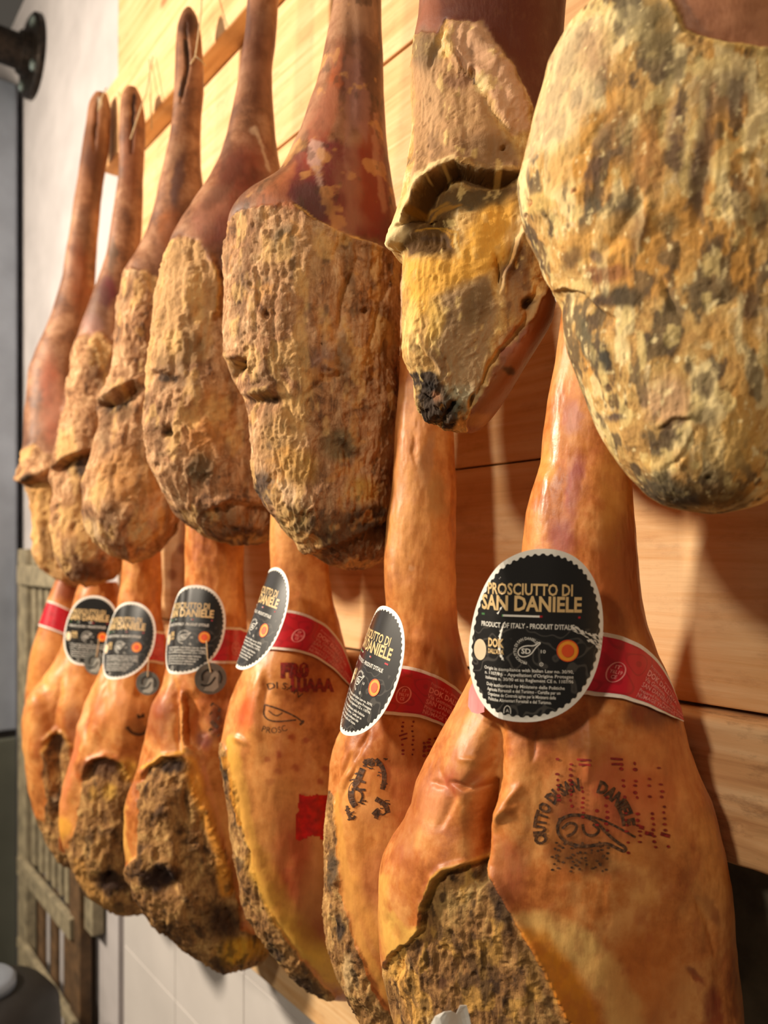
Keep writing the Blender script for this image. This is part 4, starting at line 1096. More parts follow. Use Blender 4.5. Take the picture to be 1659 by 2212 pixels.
h.spot(880, 1100, 60, 120, (216, 158, 92), 0.5).spot(945, 1070, 22, 50, (140, 112, 74), 0.5, -6).spot(960, 1400, 50, 70, (150, 78, 28), 0.6).spot(890, 880, 40, 60, (220, 160, 104), 0.5).spot(920, 1000, 14, 60, (150, 110, 92), 0.45, 10).spot(960, 1450, 40, 60, (120, 58, 22), 0.6).spot(890, 1225, 6, 6, (226, 186, 150), 0.6, warp=2)
h.spot(720, 1880, 10, 40, (84, 68, 50), 0.7).spot(735, 2000, 10, 30, (66, 52, 40), 0.75).spot(755, 2100, 12, 40, (212, 180, 130), 0.7).spot(900, 1700, 70, 90, (176, 96, 50), 0.55).spot(820, 1900, 40, 60, (206, 128, 92), 0.6).spot(845, 1860, 8, 30, (150, 70, 90), 0.4).spot(800, 1750, 26, 30, (220, 160, 110), 0.5)
h.gloss += np.exp(-((h.px - 770) / 60) ** 2 - ((h.py - 1800) / 160) ** 2) * 0.8
h.mottle(120, -0.02, (230, 170, 100), 0.4, 0.6, where=1 - h.rough, k=7, w=0.5).mottle(110, 0.02, (158, 84, 38), 0.4, 0.6, where=1 - h.rough, k=8, w=0.5).mottle(26, 0.2, (176, 92, 52), 0.22, 0.7, where=1 - h.rough, k=6).mottle(20, 0.22, (70, 46, 26), 0.6, 0.5, where=h.rough, k=9)
h.spot(905, 1150, 70, 240, (222, 162, 94), 0.4, 0, 0.7)
h.build('hanging_ham', LOWER, 'lower ham with charred brand ring on glossy rind, left of the nearest one', GL); HAMS['L6'] = h

h = Ham([(560, 1222, 1345), (640, 1218, 1345), (700, 1212, 1345), (780, 1200, 1348), (860, 1182, 1352), (940, 1171, 1357), (1000, 1167, 1361), (1060, 1148, 1366), (1110, 1136, 1371), (1150, 1132, 1376), (1200, 1127, 1379), (1250, 1110, 1382), (1300, 1085, 1388), (1350, 1062, 1397), (1400, 1044, 1414), (1450, 1026, 1440),
         (1500, 1004, 1464), (1550, 976, 1477), (1600, 950, 1492), (1650, 926, 1512), (1700, 906, 1535), (1750, 897, 1550), (1800, 870, 1561), (1830, 848, 1568), (1870, 828, 1576), (1920, 818, 1583), (2000, 815, 1594), (2060, 818, 1600), (2120, 826, 1605), (2212, 850, 1606), (2280, 890, 1596), (2340, 960, 1560), (2385, 1080, 1480), (2400, 1180, 1400)],
        0.665, 0.092, seed=17, lump=0.015, step=3.0, smooth=7)
h.cut([(938, 1905), (960, 1880), (1000, 1868), (1035, 1862), (1060, 1900), (1100, 1970), (1140, 2040), (1190, 2130), (1240, 2230), (1300, 2420), (700, 2420), (770, 2200), (840, 2060), (880, 2040), (905, 2010), (912, 1960)], 3, 4, 4, 14)
h.pocket([(890, 2030), (908, 2010), (914, 1965), (938, 1905), (960, 1880), (1005, 1868), (1038, 1866)], 24, 12, 6, 8, 3, 3)
# the deep fold between the two lobes of rind
h.groove([(1075, 1560), (1060, 1680), (1045, 1740), (1040, 1800), (1034, 1900)], 26, 52, 4).groove([(1058, 1690), (1042, 1780), (1036, 1900)], 11, 52, 2).mound(1005, 1650, 44, 70, 16).mound(940, 1800, 60, 120, 18).ridge([(1064, 1860), (1058, 1800), (1075, 1750), (1120, 1700)], 14, 14, 3).mound(1120, 1700, 40, 120, 8, 10)
h.groove([(1060, 1640), (1010, 1700), (985, 1690)], 8, 9).groove([(990, 1690), (1020, 1705), (1060, 1690)], 6, 8).groove([(960, 1670), (985, 1720), (960, 1790)], 10, 7).ridge([(1005, 1640), (1060, 1650), (1070, 1600)], 9, 7).groove([(940, 1690), (970, 1700)], 7, 6).ridge([(1040, 1820), (1060, 1770), (1110, 1740)], 12, 9)
h.ridge([(1045, 1860), (1090, 1950), (1140, 2040), (1200, 2150), (1230, 2230)], 18, 14, 3).groove([(1060, 1910), (1105, 1990), (1150, 2080), (1190, 2160)], 12, 12, 3).mound(1310, 1800, 160, 180, 6).groove([(1160, 1560), (1150, 1640)], 8, 7).ridge([(1265, 1510), (1275, 1600), (1268, 1680)], 12, 7)
h.groove([(1495, 1930), (1530, 1990), (1545, 2060)], 8, 5).groove([(1480, 2090), (1510, 2115)], 8, 4).groove([(840, 1980), (860, 2040)], 7, 5).groove([(860, 2060), (845, 2140)], 9, 9).ridge([(880, 2080), (950, 2180)], 9, 6)
h.mound(1220, 860, 26, 60, -4).mound(1180, 1040, 16, 40, 4).mound(1215, 1100, 18, 60, -4).mound(1300, 1050, 40, 120, 3)
h.crust(7, 26, 0.4, hole=4).wrinkle(2.5, 34)
h.spot(1235, 900, 22, 34, (176, 120, 132), 0.6).spot(1240, 1050, 18, 70, (160, 84, 84), 0.6, 8).spot(1215, 1160, 34, 40, (156, 90, 92), 0.55).spot(1200, 760, 30, 60, (216, 160, 100), 0.5).spot(1330, 1080, 30, 140, (196, 140, 66), 0.5).spot(1180, 1010, 16, 40, (226, 170, 92), 0.5).spot(1340, 1250, 60, 120, (160, 88, 40), 0.6)
h.spot(1400, 1545, 46, 30, (112, 50, 30), 0.65).spot(1400, 1700, 90, 130, (196, 108, 52), 0.45).spot(1100, 1880, 40, 60, (176, 96, 66), 0.5).area([(1110, 1975), (1180, 1975), (1270, 2010), (1340, 2080), (1380, 2160), (1400, 2280), (1330, 2300), (1300, 2160), (1230, 2080), (1150, 2020)], (234, 190, 118), 0.7, 16).area([(1120, 2000), (1180, 2010), (1240, 2090), (1290, 2180), (1300, 2300), (1240, 2240), (1190, 2140)], (214, 138, 40), 0.75, 14)
h.line([(826, 1900), (822, 1980), (840, 2060), (880, 2200)], 16, (226, 172, 92), 0.7).area([(830, 1960), (880, 2010), (908, 2000), (905, 2030), (870, 2050), (850, 2130), (830, 2040)], (228, 180, 96), 0.75, 6).line([(914, 1965), (938, 1905), (960, 1878), (1035, 1860)], 8, (224, 172, 88), 0.75, 4)
h.spot(1000, 1690, 40, 30, (178, 92, 66), 0.6).spot(950, 1720, 30, 40, (222, 150, 104), 0.5).spot(1535, 1965, 12, 40, (140, 60, 26), 0.6, -30).spot(1500, 2105, 8, 24, (130, 40, 24), 0.6, -40).spot(1540, 2180, 18, 50, (134, 30, 16), 0.6).spot(1390, 2120, 90, 120, (190, 110, 46), 0.5)
h.mottle(30, 0.12, (206, 160, 84), 0.6, 0.6, where=h.rough, k=1).mottle(24, 0.2, (88, 62, 36), 0.6, 0.5, where=h.rough, k=2).spot(1085, 1960, 20, 60, (70, 50, 32), 0.7, -28).spot(960, 1960, 50, 40, (150, 116, 66), 0.4).spot(950, 2130, 12, 12, (92, 56, 30), 0.7).spot(1150, 2090, 22, 70, (110, 80, 50), 0.6, -30)
h.spot(940, 1760, 26, 40, (226, 158, 106), 0.4)
h.gloss += np.exp(-((h.px - 1180) / 50) ** 2 - ((h.py - 1000) / 140) ** 2) * 0.6
h.mottle(120, -0.02, (230, 170, 100), 0.4, 0.6, where=1 - h.rough, k=7, w=0.5).mottle(110, 0.02, (158, 84, 38), 0.4, 0.6, where=1 - h.rough, k=8, w=0.5).mottle(26, 0.2, (176, 92, 52), 0.22, 0.7, where=1 - h.rough, k=6).mottle(20, 0.22, (70, 46, 26), 0.6, 0.5, where=h.rough, k=9)
h.spot(1255, 1850, 70, 34, (112, 72, 34), 0.65, 12, 0.5).spot(1262, 1795, 80, 50, (150, 92, 48), 0.55).spot(1210, 1740, 34, 40, (120, 66, 34), 0.5, 40).spot(1340, 1750, 24, 46, (120, 66, 34), 0.5, -30).spot(1320, 1720, 110, 80, (196, 96, 64), 0.35)
h.build('hanging_ham', LOWER, 'largest and nearest lower ham, orange rind folded open below a big black label', GL); HAMS['L7'] = h

# ------------------------------------------------------------------ marks on the rinds
# red dot-matrix stamp and burnt brand on the nearest lower ham
rr = random.Random(3)


def dots(cols, y0, y1, dy, r, drop, slant=0.0, wob=2.0):
    parts = []
    for x in cols:
        y = y0
        while y < y1:
            if rr.random() > drop:
                parts.append(disc2d(x + slant * (y - y0) + rr.uniform(-wob, wob), y + rr.uniform(-wob, wob), r * rr.uniform(0.7, 1.3), r * rr.uniform(0.5, 0.9), 7))
            y += dy
    return merge(parts)


def bars(lst, w):
    return merge([stroke2d(p, w) for p in lst])


h = HAMS['L7']
v, f = merge([dots([1204, 1232], 1640, 1740, 11, 4.2, 0.15, 0.02), dots([1258], 1700, 1780, 11, 4.2, 0.25), dots([1342, 1368], 1650, 1850, 12, 4.4, 0.3, 0.08),
              dots([1398, 1424], 1660, 1840, 12, 4.2, 0.2, 0.1), bars([[(1246, 1640), (1276, 1642)], [(1250, 1651), (1276, 1652)], [(1318, 1638), (1344, 1640)], [(1320, 1650), (1340, 1650)]], 4.5),
              dots([1290, 1310], 1710, 1800, 14, 4.5, 0.3), bars([[(1392, 1798), (1410, 1802)], [(1426, 1800), (1446, 1806)], [(1380, 1785), (1390, 1788)]], 8)])
h.stick('ink_stamp', v, f, INK)
BR = arc_text('CIUTTO DI SAN', 1262, 1790, 84, 200, 96, 25, 0.055, -1)
v, f = merge([BR, arc_text('DANIELE', 1262, 1790, 84, 72, 4, 25, 0.055, -1)])
h.stick('brand_mark', v, f, CHAR, 0.0005)


def ham_outline(cx, cy, s, rot=0.0):
    a = math.radians(rot); ca, sa = math.cos(a), math.sin(a)
    P = [(1.35, 0.36), (1.0, 0.22), (0.62, -0.04), (0.3, -0.32), (-0.1, -0.48), (-0.55, -0.48), (-0.92, -0.28), (-1.0, 0.06), (-0.82, 0.36), (-0.42, 0.52), (0.05, 0.5), (0.42, 0.38), (0.72, 0.3), (1.05, 0.42), (1.3, 0.5)]
    return [(cx + s * (x * ca - y * sa), cy + s * (x * sa + y * ca)) for x, y in P]


flat = lambda P: [(x, y) for x, y in P]
v, f = merge([stroke2d(ham_outline(1268, 1795, 66, 8), 7, True), stroke2d([(1214, 1790), (1230, 1775), (1248, 1782), (1240, 1800), (1224, 1806)], 6),
              stroke2d([(1258, 1780), (1262, 1802), (1284, 1806), (1296, 1792), (1280, 1780)], 6), stroke2d([(1206, 1770), (1240, 1756), (1300, 1768), (1372, 1808)], 5)])
h.stick('brand_mark', v, f, CHAR, 0.0005)
v, f = dots([1196 + 9 * k for k in range(14)], 1822, 1880, 8, 3.6, 0.45, 0.0, 4)
h.stick('brand_mark', v, f, CHAR, 0.0003)

h = HAMS['L6']
v, f = merge([stroke2d([(784, 1660), (772, 1690), (760, 1700), (758, 1725), (768, 1742)], 13), stroke2d([(764, 1684), (790, 1690)], 5), stroke2d([(760, 1704), (790, 1706)], 5),
              stroke2d([(786, 1650), (800, 1640), (806, 1655)], 10), stroke2d([(812, 1640), (826, 1655), (832, 1680), (826, 1705)], 10), stroke2d([(812, 1725), (834, 1738), (838, 1756)], 11),
              stroke2d([(806, 1760), (820, 1745), (812, 1768)], 9), stroke2d([(750, 1740), (752, 1760), (762, 1770), (768, 1762)], 5), stroke2d([(770, 1700), (786, 1716), (778, 1735)], 5)])
it = [(v, f)]
for (cx, cy, sx, sy) in ((772, 1700, 16, 36), (826, 1672, 9, 34), (798, 1650, 12, 10), (826, 1744, 14, 16), (758, 1754, 8, 16)):
    for k in range(10):
        x = cx + rr.uniform(-sx, sx); y = cy + rr.uniform(-sy, sy); l = rr.uniform(5, 11); q = rr.uniform(-0.5, 0.5)
        it.append(stroke2d([(x - l / 2, y - l * q / 2), (x, y + rr.uniform(-2, 2)), (x + l / 2, y + l * q / 2)], rr.uniform(2, 3.4)))
v, f = merge(it)
h.stick('brand_mark', v, f, CHAR, 0.0006)
v, f = merge([dots([870, 892], 1560, 1640, 10, 3.2, 0.15, 0.0, 1.5), bars([[(862, 1590), (880, 1584)], [(866, 1598), (880, 1594)]], 3.5), dots([916, 926, 942, 952], 1596, 1640, 9, 4.6, 0.1)])
h.stick('ink_stamp', v, f, INK)

h = HAMS['L5']
n_ = 44
v2 = [(632 + 100 * i / n_, 1710 + 106 * j / n_) for j in range(n_ + 1) for i in range(n_ + 1)]
nz = fbm(np.array([(x / 14.0, y / 14.0, 0.5) for x, y in v2]), 3)


def in_sq(k):
    x, y = v2[k]
    e = min(x - 637 - 12 * max(0, (1760 - y) / 50), 760 - x, y - 1716, 1812 - y - 6 * (x > 662) * (x < 690))
    return e + 7 * nz[k] > 0


f2 = [(j * (n_ + 1) + i, j * (n_ + 1) + i + 1, (j + 1) * (n_ + 1) + i + 1, (j + 1) * (n_ + 1) + i) for j in range(n_) for i in range(n_) if in_sq(j * (n_ + 1) + i)]
h.stick('red_ink_square', v2, f2, INKR, 0.0004)
v, f = merge([fit('FR0', 606, 668, -1462, 28, 0.075), fit('LUAAA', 628, 722, -1492, 24, 0.085)])
v[:, 1] *= -1
h.stick('ink_stamp', v, f, INK, 0.0004)
v, f = merge([stroke2d([(572, 1522), (600, 1530), (640, 1548), (656, 1562)], 3.5), stroke2d([(572, 1522), (568, 1548), (590, 1560), (640, 1555)], 3), stroke2d([(656, 1556), (648, 1566)], 5),
              arc_text('DI SAN', 600, 1545, 58, 110, 40, 14, 0, -1), arc_text('PROSC', 590, 1510, 74, 250, 295, 13, 0, -1), stroke2d([(580, 1535), (596, 1548), (610, 1540)], 2.5)])
h.stick('brand_mark', v, f, CHAR, 0.0004)

h = HAMS['L4']
v, f = merge([stroke2d([(456, 1520), (476, 1535)], 9), stroke2d([(454, 1540), (474, 1552)], 9), stroke2d([(456, 1558), (470, 1572)], 9), stroke2d([(452, 1575), (474, 1588)], 8)])
h.stick('brand_mark', v, f, CHAR, 0.0005)
h = HAMS['L3']
v, f = merge([stroke2d([(274, 1570), (285, 1584), (304, 1588), (316, 1580)], 7), stroke2d([(296, 1548), (312, 1545)], 9)])
h.stick('brand_mark', v, f, CHAR, 0.0005)


# ------------------------------------------------------------------ labels with their red bands
class Sheet:
    """a bent card: s to the right, t up, in metres"""

    def __init__(self, x, y, depth, yaw, lean, bends, scale=1.0, pitch=0.0):
        P = unp(x, y, depth)
        d = CAM - P; d[2] = 0; d /= np.linalg.norm(d)
        a = math.radians(yaw)
        rt = np.cross(UP, d)
        N0 = d * math.cos(a) - rt * math.sin(a)      # yaw > 0 turns the face to the left of the picture
        U = UP + lean * rt + pitch * N0
        U /= np.linalg.norm(U)
        N = N0 - (N0 @ U) * U; N /= np.linalg.norm(N)
        self.U, self.N, self.R = U, N, np.cross(U, N)
        self.P, self.k = P, scale
        s = np.linspace(-0.075, 0.075, 301)
        th = np.zeros_like(s)
        for (s0, ang, w) in bends:                    # bend by ang (degrees) around s0, over width w; backwards on both sides
            t = sstep(0, 1, (s - s0) / w + 0.5)
            th += math.radians(ang) * (t - (1 if s0 < 0 else 0))
        ds = s[1] - s[0]
        X = np.cumsum(np.cos(th)) * ds; Z = np.cumsum(-np.sin(th)) * ds
        i0 = 150
        self.s, self.X, self.Z, self.th = s, X - X[i0], Z - Z[i0], th

    def map(self, st, off=0.0):
        st = np.asarray(st, float)
        X = np.interp(st[:, 0], self.s, self.X); Z = np.interp(st[:, 0], self.s, self.Z); th = np.interp(st[:, 0], self.s, self.th)
        k = self.k
        n = np.sin(th)[:, None] * self.R + np.cos(th)[:, None] * self.N
        return self.P + k * (X[:, None] * self.R + st[:, 1][:, None] * self.U + Z[:, None] * self.N) + n * off


def egg(r, n, teeth=False, a=0.0545, b=0.0655):
    out = []
    for k in range(n):
        q = 2 * math.pi * k / n
        rr_ = r if not teeth else (r if (k // 2) % 2 else r - 0.022)
        c, s = math.cos(q), math.sin(q)
        c = math.copysign(abs(c) ** 0.93, c); s = math.copysign(abs(s) ** 0.93, s)
        out.append((rr_ * a * c * (1 - 0.07 * s) + 0.008 * s * rr_, rr_ * b * s))
    return np.array(out)


def fan(outline, rings=7):
    n = len(outline)
    V = [np.zeros((1, 2))] + [outline * (k / rings) for k in range(1, rings + 1)]
    V = np.concatenate(V)
    Fc = [(0, 1 + k, 1 + (k + 1) % n) for k in range(n)]
    for r in range(rings - 1):
        a = 1 + r * n; b = a + n
        Fc += [(a + k, b + k, b + (k + 1) % n, a + (k + 1) % n) for k in range(n)]
    return V, Fc


def put_attr(o, st):
    at = o.data.attributes.new('st', 'FLOAT_VECTOR', 'POINT')
    d = np.zeros((len(st), 3), np.float32); d[:, :2] = st
    at.data.foreach_set('vector', d.ravel())


def solid(V3, Fc, nrm, thick):
    """give a sheet its paper thickness"""
    V3 = np.asarray(V3); n = len(V3)
    V = np.concatenate([V3, V3 - nrm * thick])
    from collections import Counter
    ed = Counter()
    for q in Fc:
        for a, b in zip(q, list(q[1:]) + [q[0]]): ed[(a, b)] += 1
    F2 = [list(q) for q in Fc] + [[i + n for i in q[::-1]] for q in Fc]
    for (a, b) in ed:
        if (b, a) not in ed: F2.append([b, a, a + n, b + n])
    return V, F2


LB = empty
SMALL = ['Origin in compliance with Italian Law no. 30/90,', 'n. 1107/96 - Appellation d\'Origine Protegee', 'italienne n. 30/90 et au Reglement CE n. 1107/96', '',
         'Duly authorized by Ministero delle Politiche', 'Agricole Forestali e del Turismo - Certifie par un', 'Organisme de Controle agree par le Ministero delle', 'Politiche Alimentari Forestali e del Turismo.']


def make_label(sh, label, scraped=False, group='black ham labels'):
    root = empty('ham_label', sh.P - UP * 0.066)
    tag(root, label, 'label', group)

    def part(name, items, mat, off):
        v, f = merge(items)
        return mesh_obj(name, sh.map(v, off), f, mat, root)
    v, f = fan(egg(1.0, 96))
    V3 = sh.map(v, 0.0)
    V, F2 = solid(V3, f, sh.map(v, 1.0) - V3, 0.0005)
    mesh_obj('card', V, F2, CARDW, root, smooth=False)
    v, f = fan(egg(0.945, 232, True))
    o = mesh_obj('black_panel', sh.map(v, 0.00025), f, PANEL, root, smooth=True)
    put_attr(o, v)
    part('title_lettering', [fit('PROSCIUTTO DI', -0.0365, 0.0292, 0.0305, 0.0084, 0.022), fit('SAN DANIELE', -0.0425, 0.0363, 0.0186, 0.0108, 0.03)], GOLD, 0.0005)
    part('tricolour_line', [stroke2d([(-0.0425, 0.0145), (-0.022, 0.0145)], 0.0015)], GREENP, 0.0005)
    part('tricolour_line', [stroke2d([(-0.022, 0.0145), (0.005, 0.0145)], 0.0015)], WHITEP, 0.0005)
    part('tricolour_line', [stroke2d([(0.005, 0.0145), (0.0355, 0.0145)], 0.0015)], REDP, 0.0005)
    sm = [fit("PRODUCT OF ITALY - PRODUIT D'ITALIE", -0.0425, 0.031, 0.0052, 0.0037, 0.02)]
    y = -0.0275
    for i, tx in enumerate(SMALL):
        if tx:
            w = 0.0385 - 0.0007 * i
            sm.append(fit(tx, -w, min(0.031 - 0.0032 * max(0, i - 2), w * len(tx) / 50), y, 0.0024, 0.012))
        y -= 0.0037 if tx else 0.0012
    part('product_lettering', sm[:1], WHITEP, 0.0005)
    part('small_lettering', sm[1:], WHITEP, 0.0005)
    cx, cy = -0.0035, -0.0115
    em = [arc_text('PROSCIUTTO DI SAN DANIELE', cx, cy, 0.0082, 268, 40, 0.0021, 0.01), stroke2d(ham_outline(cx + 0.0005, cy, 0.0078, 18), 0.0008, True),
          fit('SD', cx - 0.0045, cx + 0.0025, cy - 0.0022, 0.0038, 0.03), fit('10', cx + 0.010, cx + 0.0135, cy - 0.0015, 0.0026), ring2d(cx + 0.0105, cy - 0.0098, 0.0013, 0.0013, 0.0004, 14), fit('R', cx + 0.0100, cx + 0.0111, cy - 0.0104, 0.0012)]
    part('ham_emblem', em, WHITEP, 0.0005)
    part('gold_lettering', [fit('DOK', -0.035, -0.021, -0.0098, 0.0062, 0.04), fit("DALL'AVA", -0.035, -0.021, -0.0150, 0.0034, 0.03)], GOLD, 0.0005)
    part('beige_roundel', [disc2d(-0.0435, -0.0135, 0.0065, 0.0082)], BEIGEP, 0.0005)
    pd = part('origin_seal', [disc2d(0.0262, -0.0105, 0.0082)], ORANGEP, 0.0005)
    V = sh.map(merge([ring2d(0.0262, -0.0105, 0.0079, 0.0079, 0.0007), disc2d(0.0262, -0.0105, 0.0046, 0.0048)])[0], 0.0008)
    mesh_obj('seal_centre', V, merge([ring2d(0.0262, -0.0105, 0.0079, 0.0079, 0.0007), disc2d(0.0262, -0.0105, 0.0046, 0.0048)])[1], ORREDP, root)
    part('house_icon', [stroke2d([(-0.020, -0.0595), (-0.020, -0.0555), (-0.0175, -0.053), (-0.015, -0.0555), (-0.015, -0.0595)], 0.0006), fit('A', -0.0186, -0.0164, -0.0585, 0.0024)], WHITEP, 0.0005)
    if scraped:
        rs = random.Random(5); it = []
        for k in range(34):
            q = rs.random()
            x = 0.029 + 0.0225 * q; yy = 0.0075 - 0.012 * q + rs.uniform(-0.0042, 0.0042) * (0.4 + 0.8 * q)
            l = rs.uniform(0.002, 0.006)
            it.append(poly2d([(x - l / 2, yy + 0.0008), (x, yy + rs.uniform(0.0004, 0.0012)), (x + l / 2, yy - l * 0.35), (x, yy - rs.uniform(0.0004, 0.0010))]))
        part('scraped_patch', it, WHITEP, 0.0009)
    return root


BANDTXT = [('Prepared by - prepare par:', 0.30, 0.74, 0.80, 0.075, 0.0), ("DOK DALL'AVA", 0.30, 0.80, 0.60, 0.13, 0.03), ('Via Gemona, 17/b', 0.30, 0.72, 0.45, 0.105, 0.01), ('SAN DANIELE DEL FRIULI', 0.30, 0.98, 0.30, 0.11, 0.012),
           ('Prepared for - Prepare pour:', 0.30, 0.88, 0.17, 0.08, 0.01), ('NUMAGE TRADING INC.', 0.30, 0.92, 0.035, 0.10, 0.012)]


def make_band(ham, top, bot, root, oval=None, text=None, behind=0.05, lift=0.0035, minus=0.0):
    """paper band laid round the shank; top and bottom edge drawn in photo coordinates, then wrapped out of sight behind"""
    def path(pts):
        pts = np.array(pts, float)
        L = np.concatenate([[0], np.cumsum(np.hypot(*np.diff(pts, axis=0).T))])
        n = 36
        q = np.linspace(0, L[-1], n)
        P2 = np.stack([np.interp(q, L, pts[:, 0]), np.interp(q, L, pts[:, 1])], 1)
        k = np.array([1, 2, 3, 2, 1.0]); k /= k.sum()
        for c in range(2):
            e = np.concatenate([2 * P2[0, c] - P2[2:0:-1, c], P2[:, c], 2 * P2[-1, c] - P2[-2:-4:-1, c]])
            P2[:, c] = np.convolve(e, k, 'valid')
        out = []; last = None
        for (x, y) in P2:
            p, nn = ham.hit(x, y)
            if p is None:
                if last is None: out.append(None); continue
                p = unp(x, y, (last - CAM) @ FWD + 0.006); out.append(p); last = p; continue
            r = p - CAM; r = r / np.linalg.norm(r)
            p = p + nn * lift; out.append(p); last = p
        first = next(p for p in out if p is not None)
        out = [first if p is None else p for p in out]
        out = np.array(out)
        # smooth the depth so the paper stays taut
        d = (out - CAM) @ FWD
        kk = np.hanning(13); kk /= kk.sum()
        d2 = np.convolve(np.concatenate([np.full(6, d[0]), d, np.full(6, d[-1])]), kk, 'valid')
        d2 = np.minimum(d2, d)
        out = CAM + (out - CAM) * (d2 / d)[:, None]
        t = out[-1] - out[-3]; t /= np.linalg.norm(t)
        v = out[-1] - CAM; v[2] = 0; v /= np.linalg.norm(v)
        ext = [out[-1] + v * behind * q - RGT * 0.012 * q * q for q in (0.25, 0.5, 0.75, 1.0)]
        return np.concatenate([out, ext])
    T, B = path(top), path(bot)
    n = len(T)
    nv = 9
    G = np.array([[B[i] + (T[i] - B[i]) * j / (nv - 1) for j in range(nv)] for i in range(n)])
    ln = np.concatenate([[0], np.cumsum(np.linalg.norm(np.diff((T + B) / 2, axis=0), axis=1))])
    du = np.gradient(G, axis=0); dv = np.gradient(G, axis=1)
    NN = np.cross(du, dv); NN /= np.linalg.norm(NN, axis=2, keepdims=True) + 1e-12
    if np.sum(NN[:n // 2] * (CAM - G[:n // 2])) < 0: NN = -NN
    vis = ln[n - 5]

    def at(uv, off):
        uv = np.asarray(uv)
        fi = np.interp(uv[:, 0] * vis, ln, np.arange(n)); fi = np.clip(fi, 0, n - 1.001)
        i = fi.astype(int); a = (fi - i)[:, None]
        fj = np.clip(uv[:, 1], 0, 1) * (nv - 1); j = np.clip(fj.astype(int), 0, nv - 2); b = (fj - j)[:, None]
        g = lambda M: (M[i, j] * (1 - a) + M[i + 1, j] * a) * (1 - b) + (M[i, j + 1] * (1 - a) + M[i + 1, j + 1] * a) * b
        return g(G) + g(NN) * off
    V3 = G.reshape(-1, 3); nn = NN.reshape(-1, 3)
    Fc = [(i * nv + j, (i + 1) * nv + j, (i + 1) * nv + j + 1, i * nv + j + 1) for i in range(n - 1) for j in range(nv - 1)]
    V, F2 = solid(V3, Fc, nn, 0.0005)
    bd = mesh_obj('band', V, F2, BANDW, root, smooth=False)
    m = 0.065
    uu = np.linspace(0.0, ln[-1] / vis, 60)
    uv = np.array([(u, m + (1 - 2 * m) * j / 8) for u in uu for j in range(9)])
    Fc = [(i * 9 + j, (i + 1) * 9 + j, (i + 1) * 9 + j + 1, i * 9 + j + 1) for i in range(59) for j in range(8)]
    o = mesh_obj('red_print', at(uv, 0.0003), Fc, BANDR, bd, smooth=True)
    put_attr(o, np.stack([uv[:, 0] * vis, uv[:, 1] * 0.05], 1))
    asp = vis / 0.048
    if oval is not None:
        ov = [ring2d(oval, 0.42, 0.15 / asp, 0.17, 0.012, 30)]
        v = ov[0][0].copy()
        tx = [fit('IT', oval - 0.05 / asp, oval + 0.05 / asp, 0.48, 0.06, 0.02), fit('Y6L19', oval - 0.11 / asp, oval + 0.11 / asp, 0.395, 0.06, 0.02), fit('CE', oval - 0.05 / asp, oval + 0.05 / asp, 0.31, 0.06, 0.02)]
        v, f = merge(ov + tx)
        mesh_obj('oval_mark', at(v, 0.0006), f, PINKP, bd)
    if text is not None:
        u0, us = text
        it = []
        for (tx, a, b, y, c, bo) in BANDTXT:
            it.append(fit(tx, u0 + (a - 0.30) * us, u0 + (b - 0.30) * us, 0.08 + y * 0.84, c * 0.9, bo))
        v, f = merge(it)
        # keep only what lies on the visible strip
        f = [q for q in f if all(v[i][0] < ln[-1] / vis - 0.02 for i in q)]
        mesh_obj('band_lettering', at(v, 0.0006), f, PINKP, bd)
    return bd


sh = Sheet(1150, 1373, 0.578, -2, 0.02, [(-0.024, 42, 0.010), (0.03, 26, 0.05)])
r7 = make_label(sh, 'large black oval label on the nearest lower ham, with scraped right edge', True)
make_band(HAMS['L7'], [(1262, 1362), (1300, 1366), (1340, 1375), (1380, 1395), (1412, 1425), (1440, 1470), (1462, 1530)], [(1215, 1500), (1270, 1502), (1340, 1508), (1390, 1524), (1430, 1542), (1468, 1560)], r7, 0.32, (0.55, 0.70))
ta = [(1046, 1458, 0.598), (1030, 1466, 0.606), (1018, 1480, 0.618), (1013, 1494, 0.634)]
ba = [(1046, 1538, 0.598), (1032, 1542, 0.606), (1018, 1538, 0.618), (1011, 1526, 0.634)]
V = np.array([unp(*p) for q in zip(ta, ba) for p in q])
Fb = [(2 * i, 2 * i + 1, 2 * i + 3, 2 * i + 2) for i in range(3)]
V, Fb = solid(V, Fb, np.tile(-FWD, (8, 1)), 0.0005)
mesh_obj('band_end', V, Fb, PINKP, r7, smooth=False)

sh = Sheet(786, 1447, 0.745, 77, 0.19, [(-0.016, 10, 0.02), (0.004, 24, 0.04)], 1.0, -0.12)
r6 = make_label(sh, 'black oval label turned edgewise beside the charred brand ring')
make_band(HAMS['L6'], [(838, 1440), (870, 1438), (905, 1445), (950, 1462), (985, 1488), (1010, 1512), (1030, 1530)], [(806, 1542), (850, 1545), (905, 1550), (950, 1566), (985, 1584), (1020, 1600)], r6, 0.22, (0.40, 0.75))

sh = Sheet(556, 1335, 0.93, 69, 0.25, [(-0.016, 30, 0.02), (0.02, 16, 0.04)], 1.0, -0.1)
r5 = make_label(sh, 'black oval label on the ham with the red ink square, seen at a slant')
make_band(HAMS['L5'], [(600, 1318), (630, 1318), (665, 1328), (705, 1352), (735, 1392), (752, 1440), (760, 1470)], [(568, 1404), (600, 1404), (640, 1408), (680, 1420), (720, 1448), (745, 1475), (758, 1488)], r5, 0.28, (0.42, 0.75))

sh = Sheet(404, 1359, 1.115, 16, 0.05, [(-0.014, 58, 0.036), (0.03, 20, 0.04)], 1.0, -0.22)
r4 = make_label(sh, 'glare-whitened black label with a large grey round seal hanging below it')
make_band(HAMS['L4'], [(460, 1354), (490, 1355), (515, 1356), (530, 1362)], [(455, 1432), (490, 1433), (515, 1434), (530, 1440)], r4, 0.6)

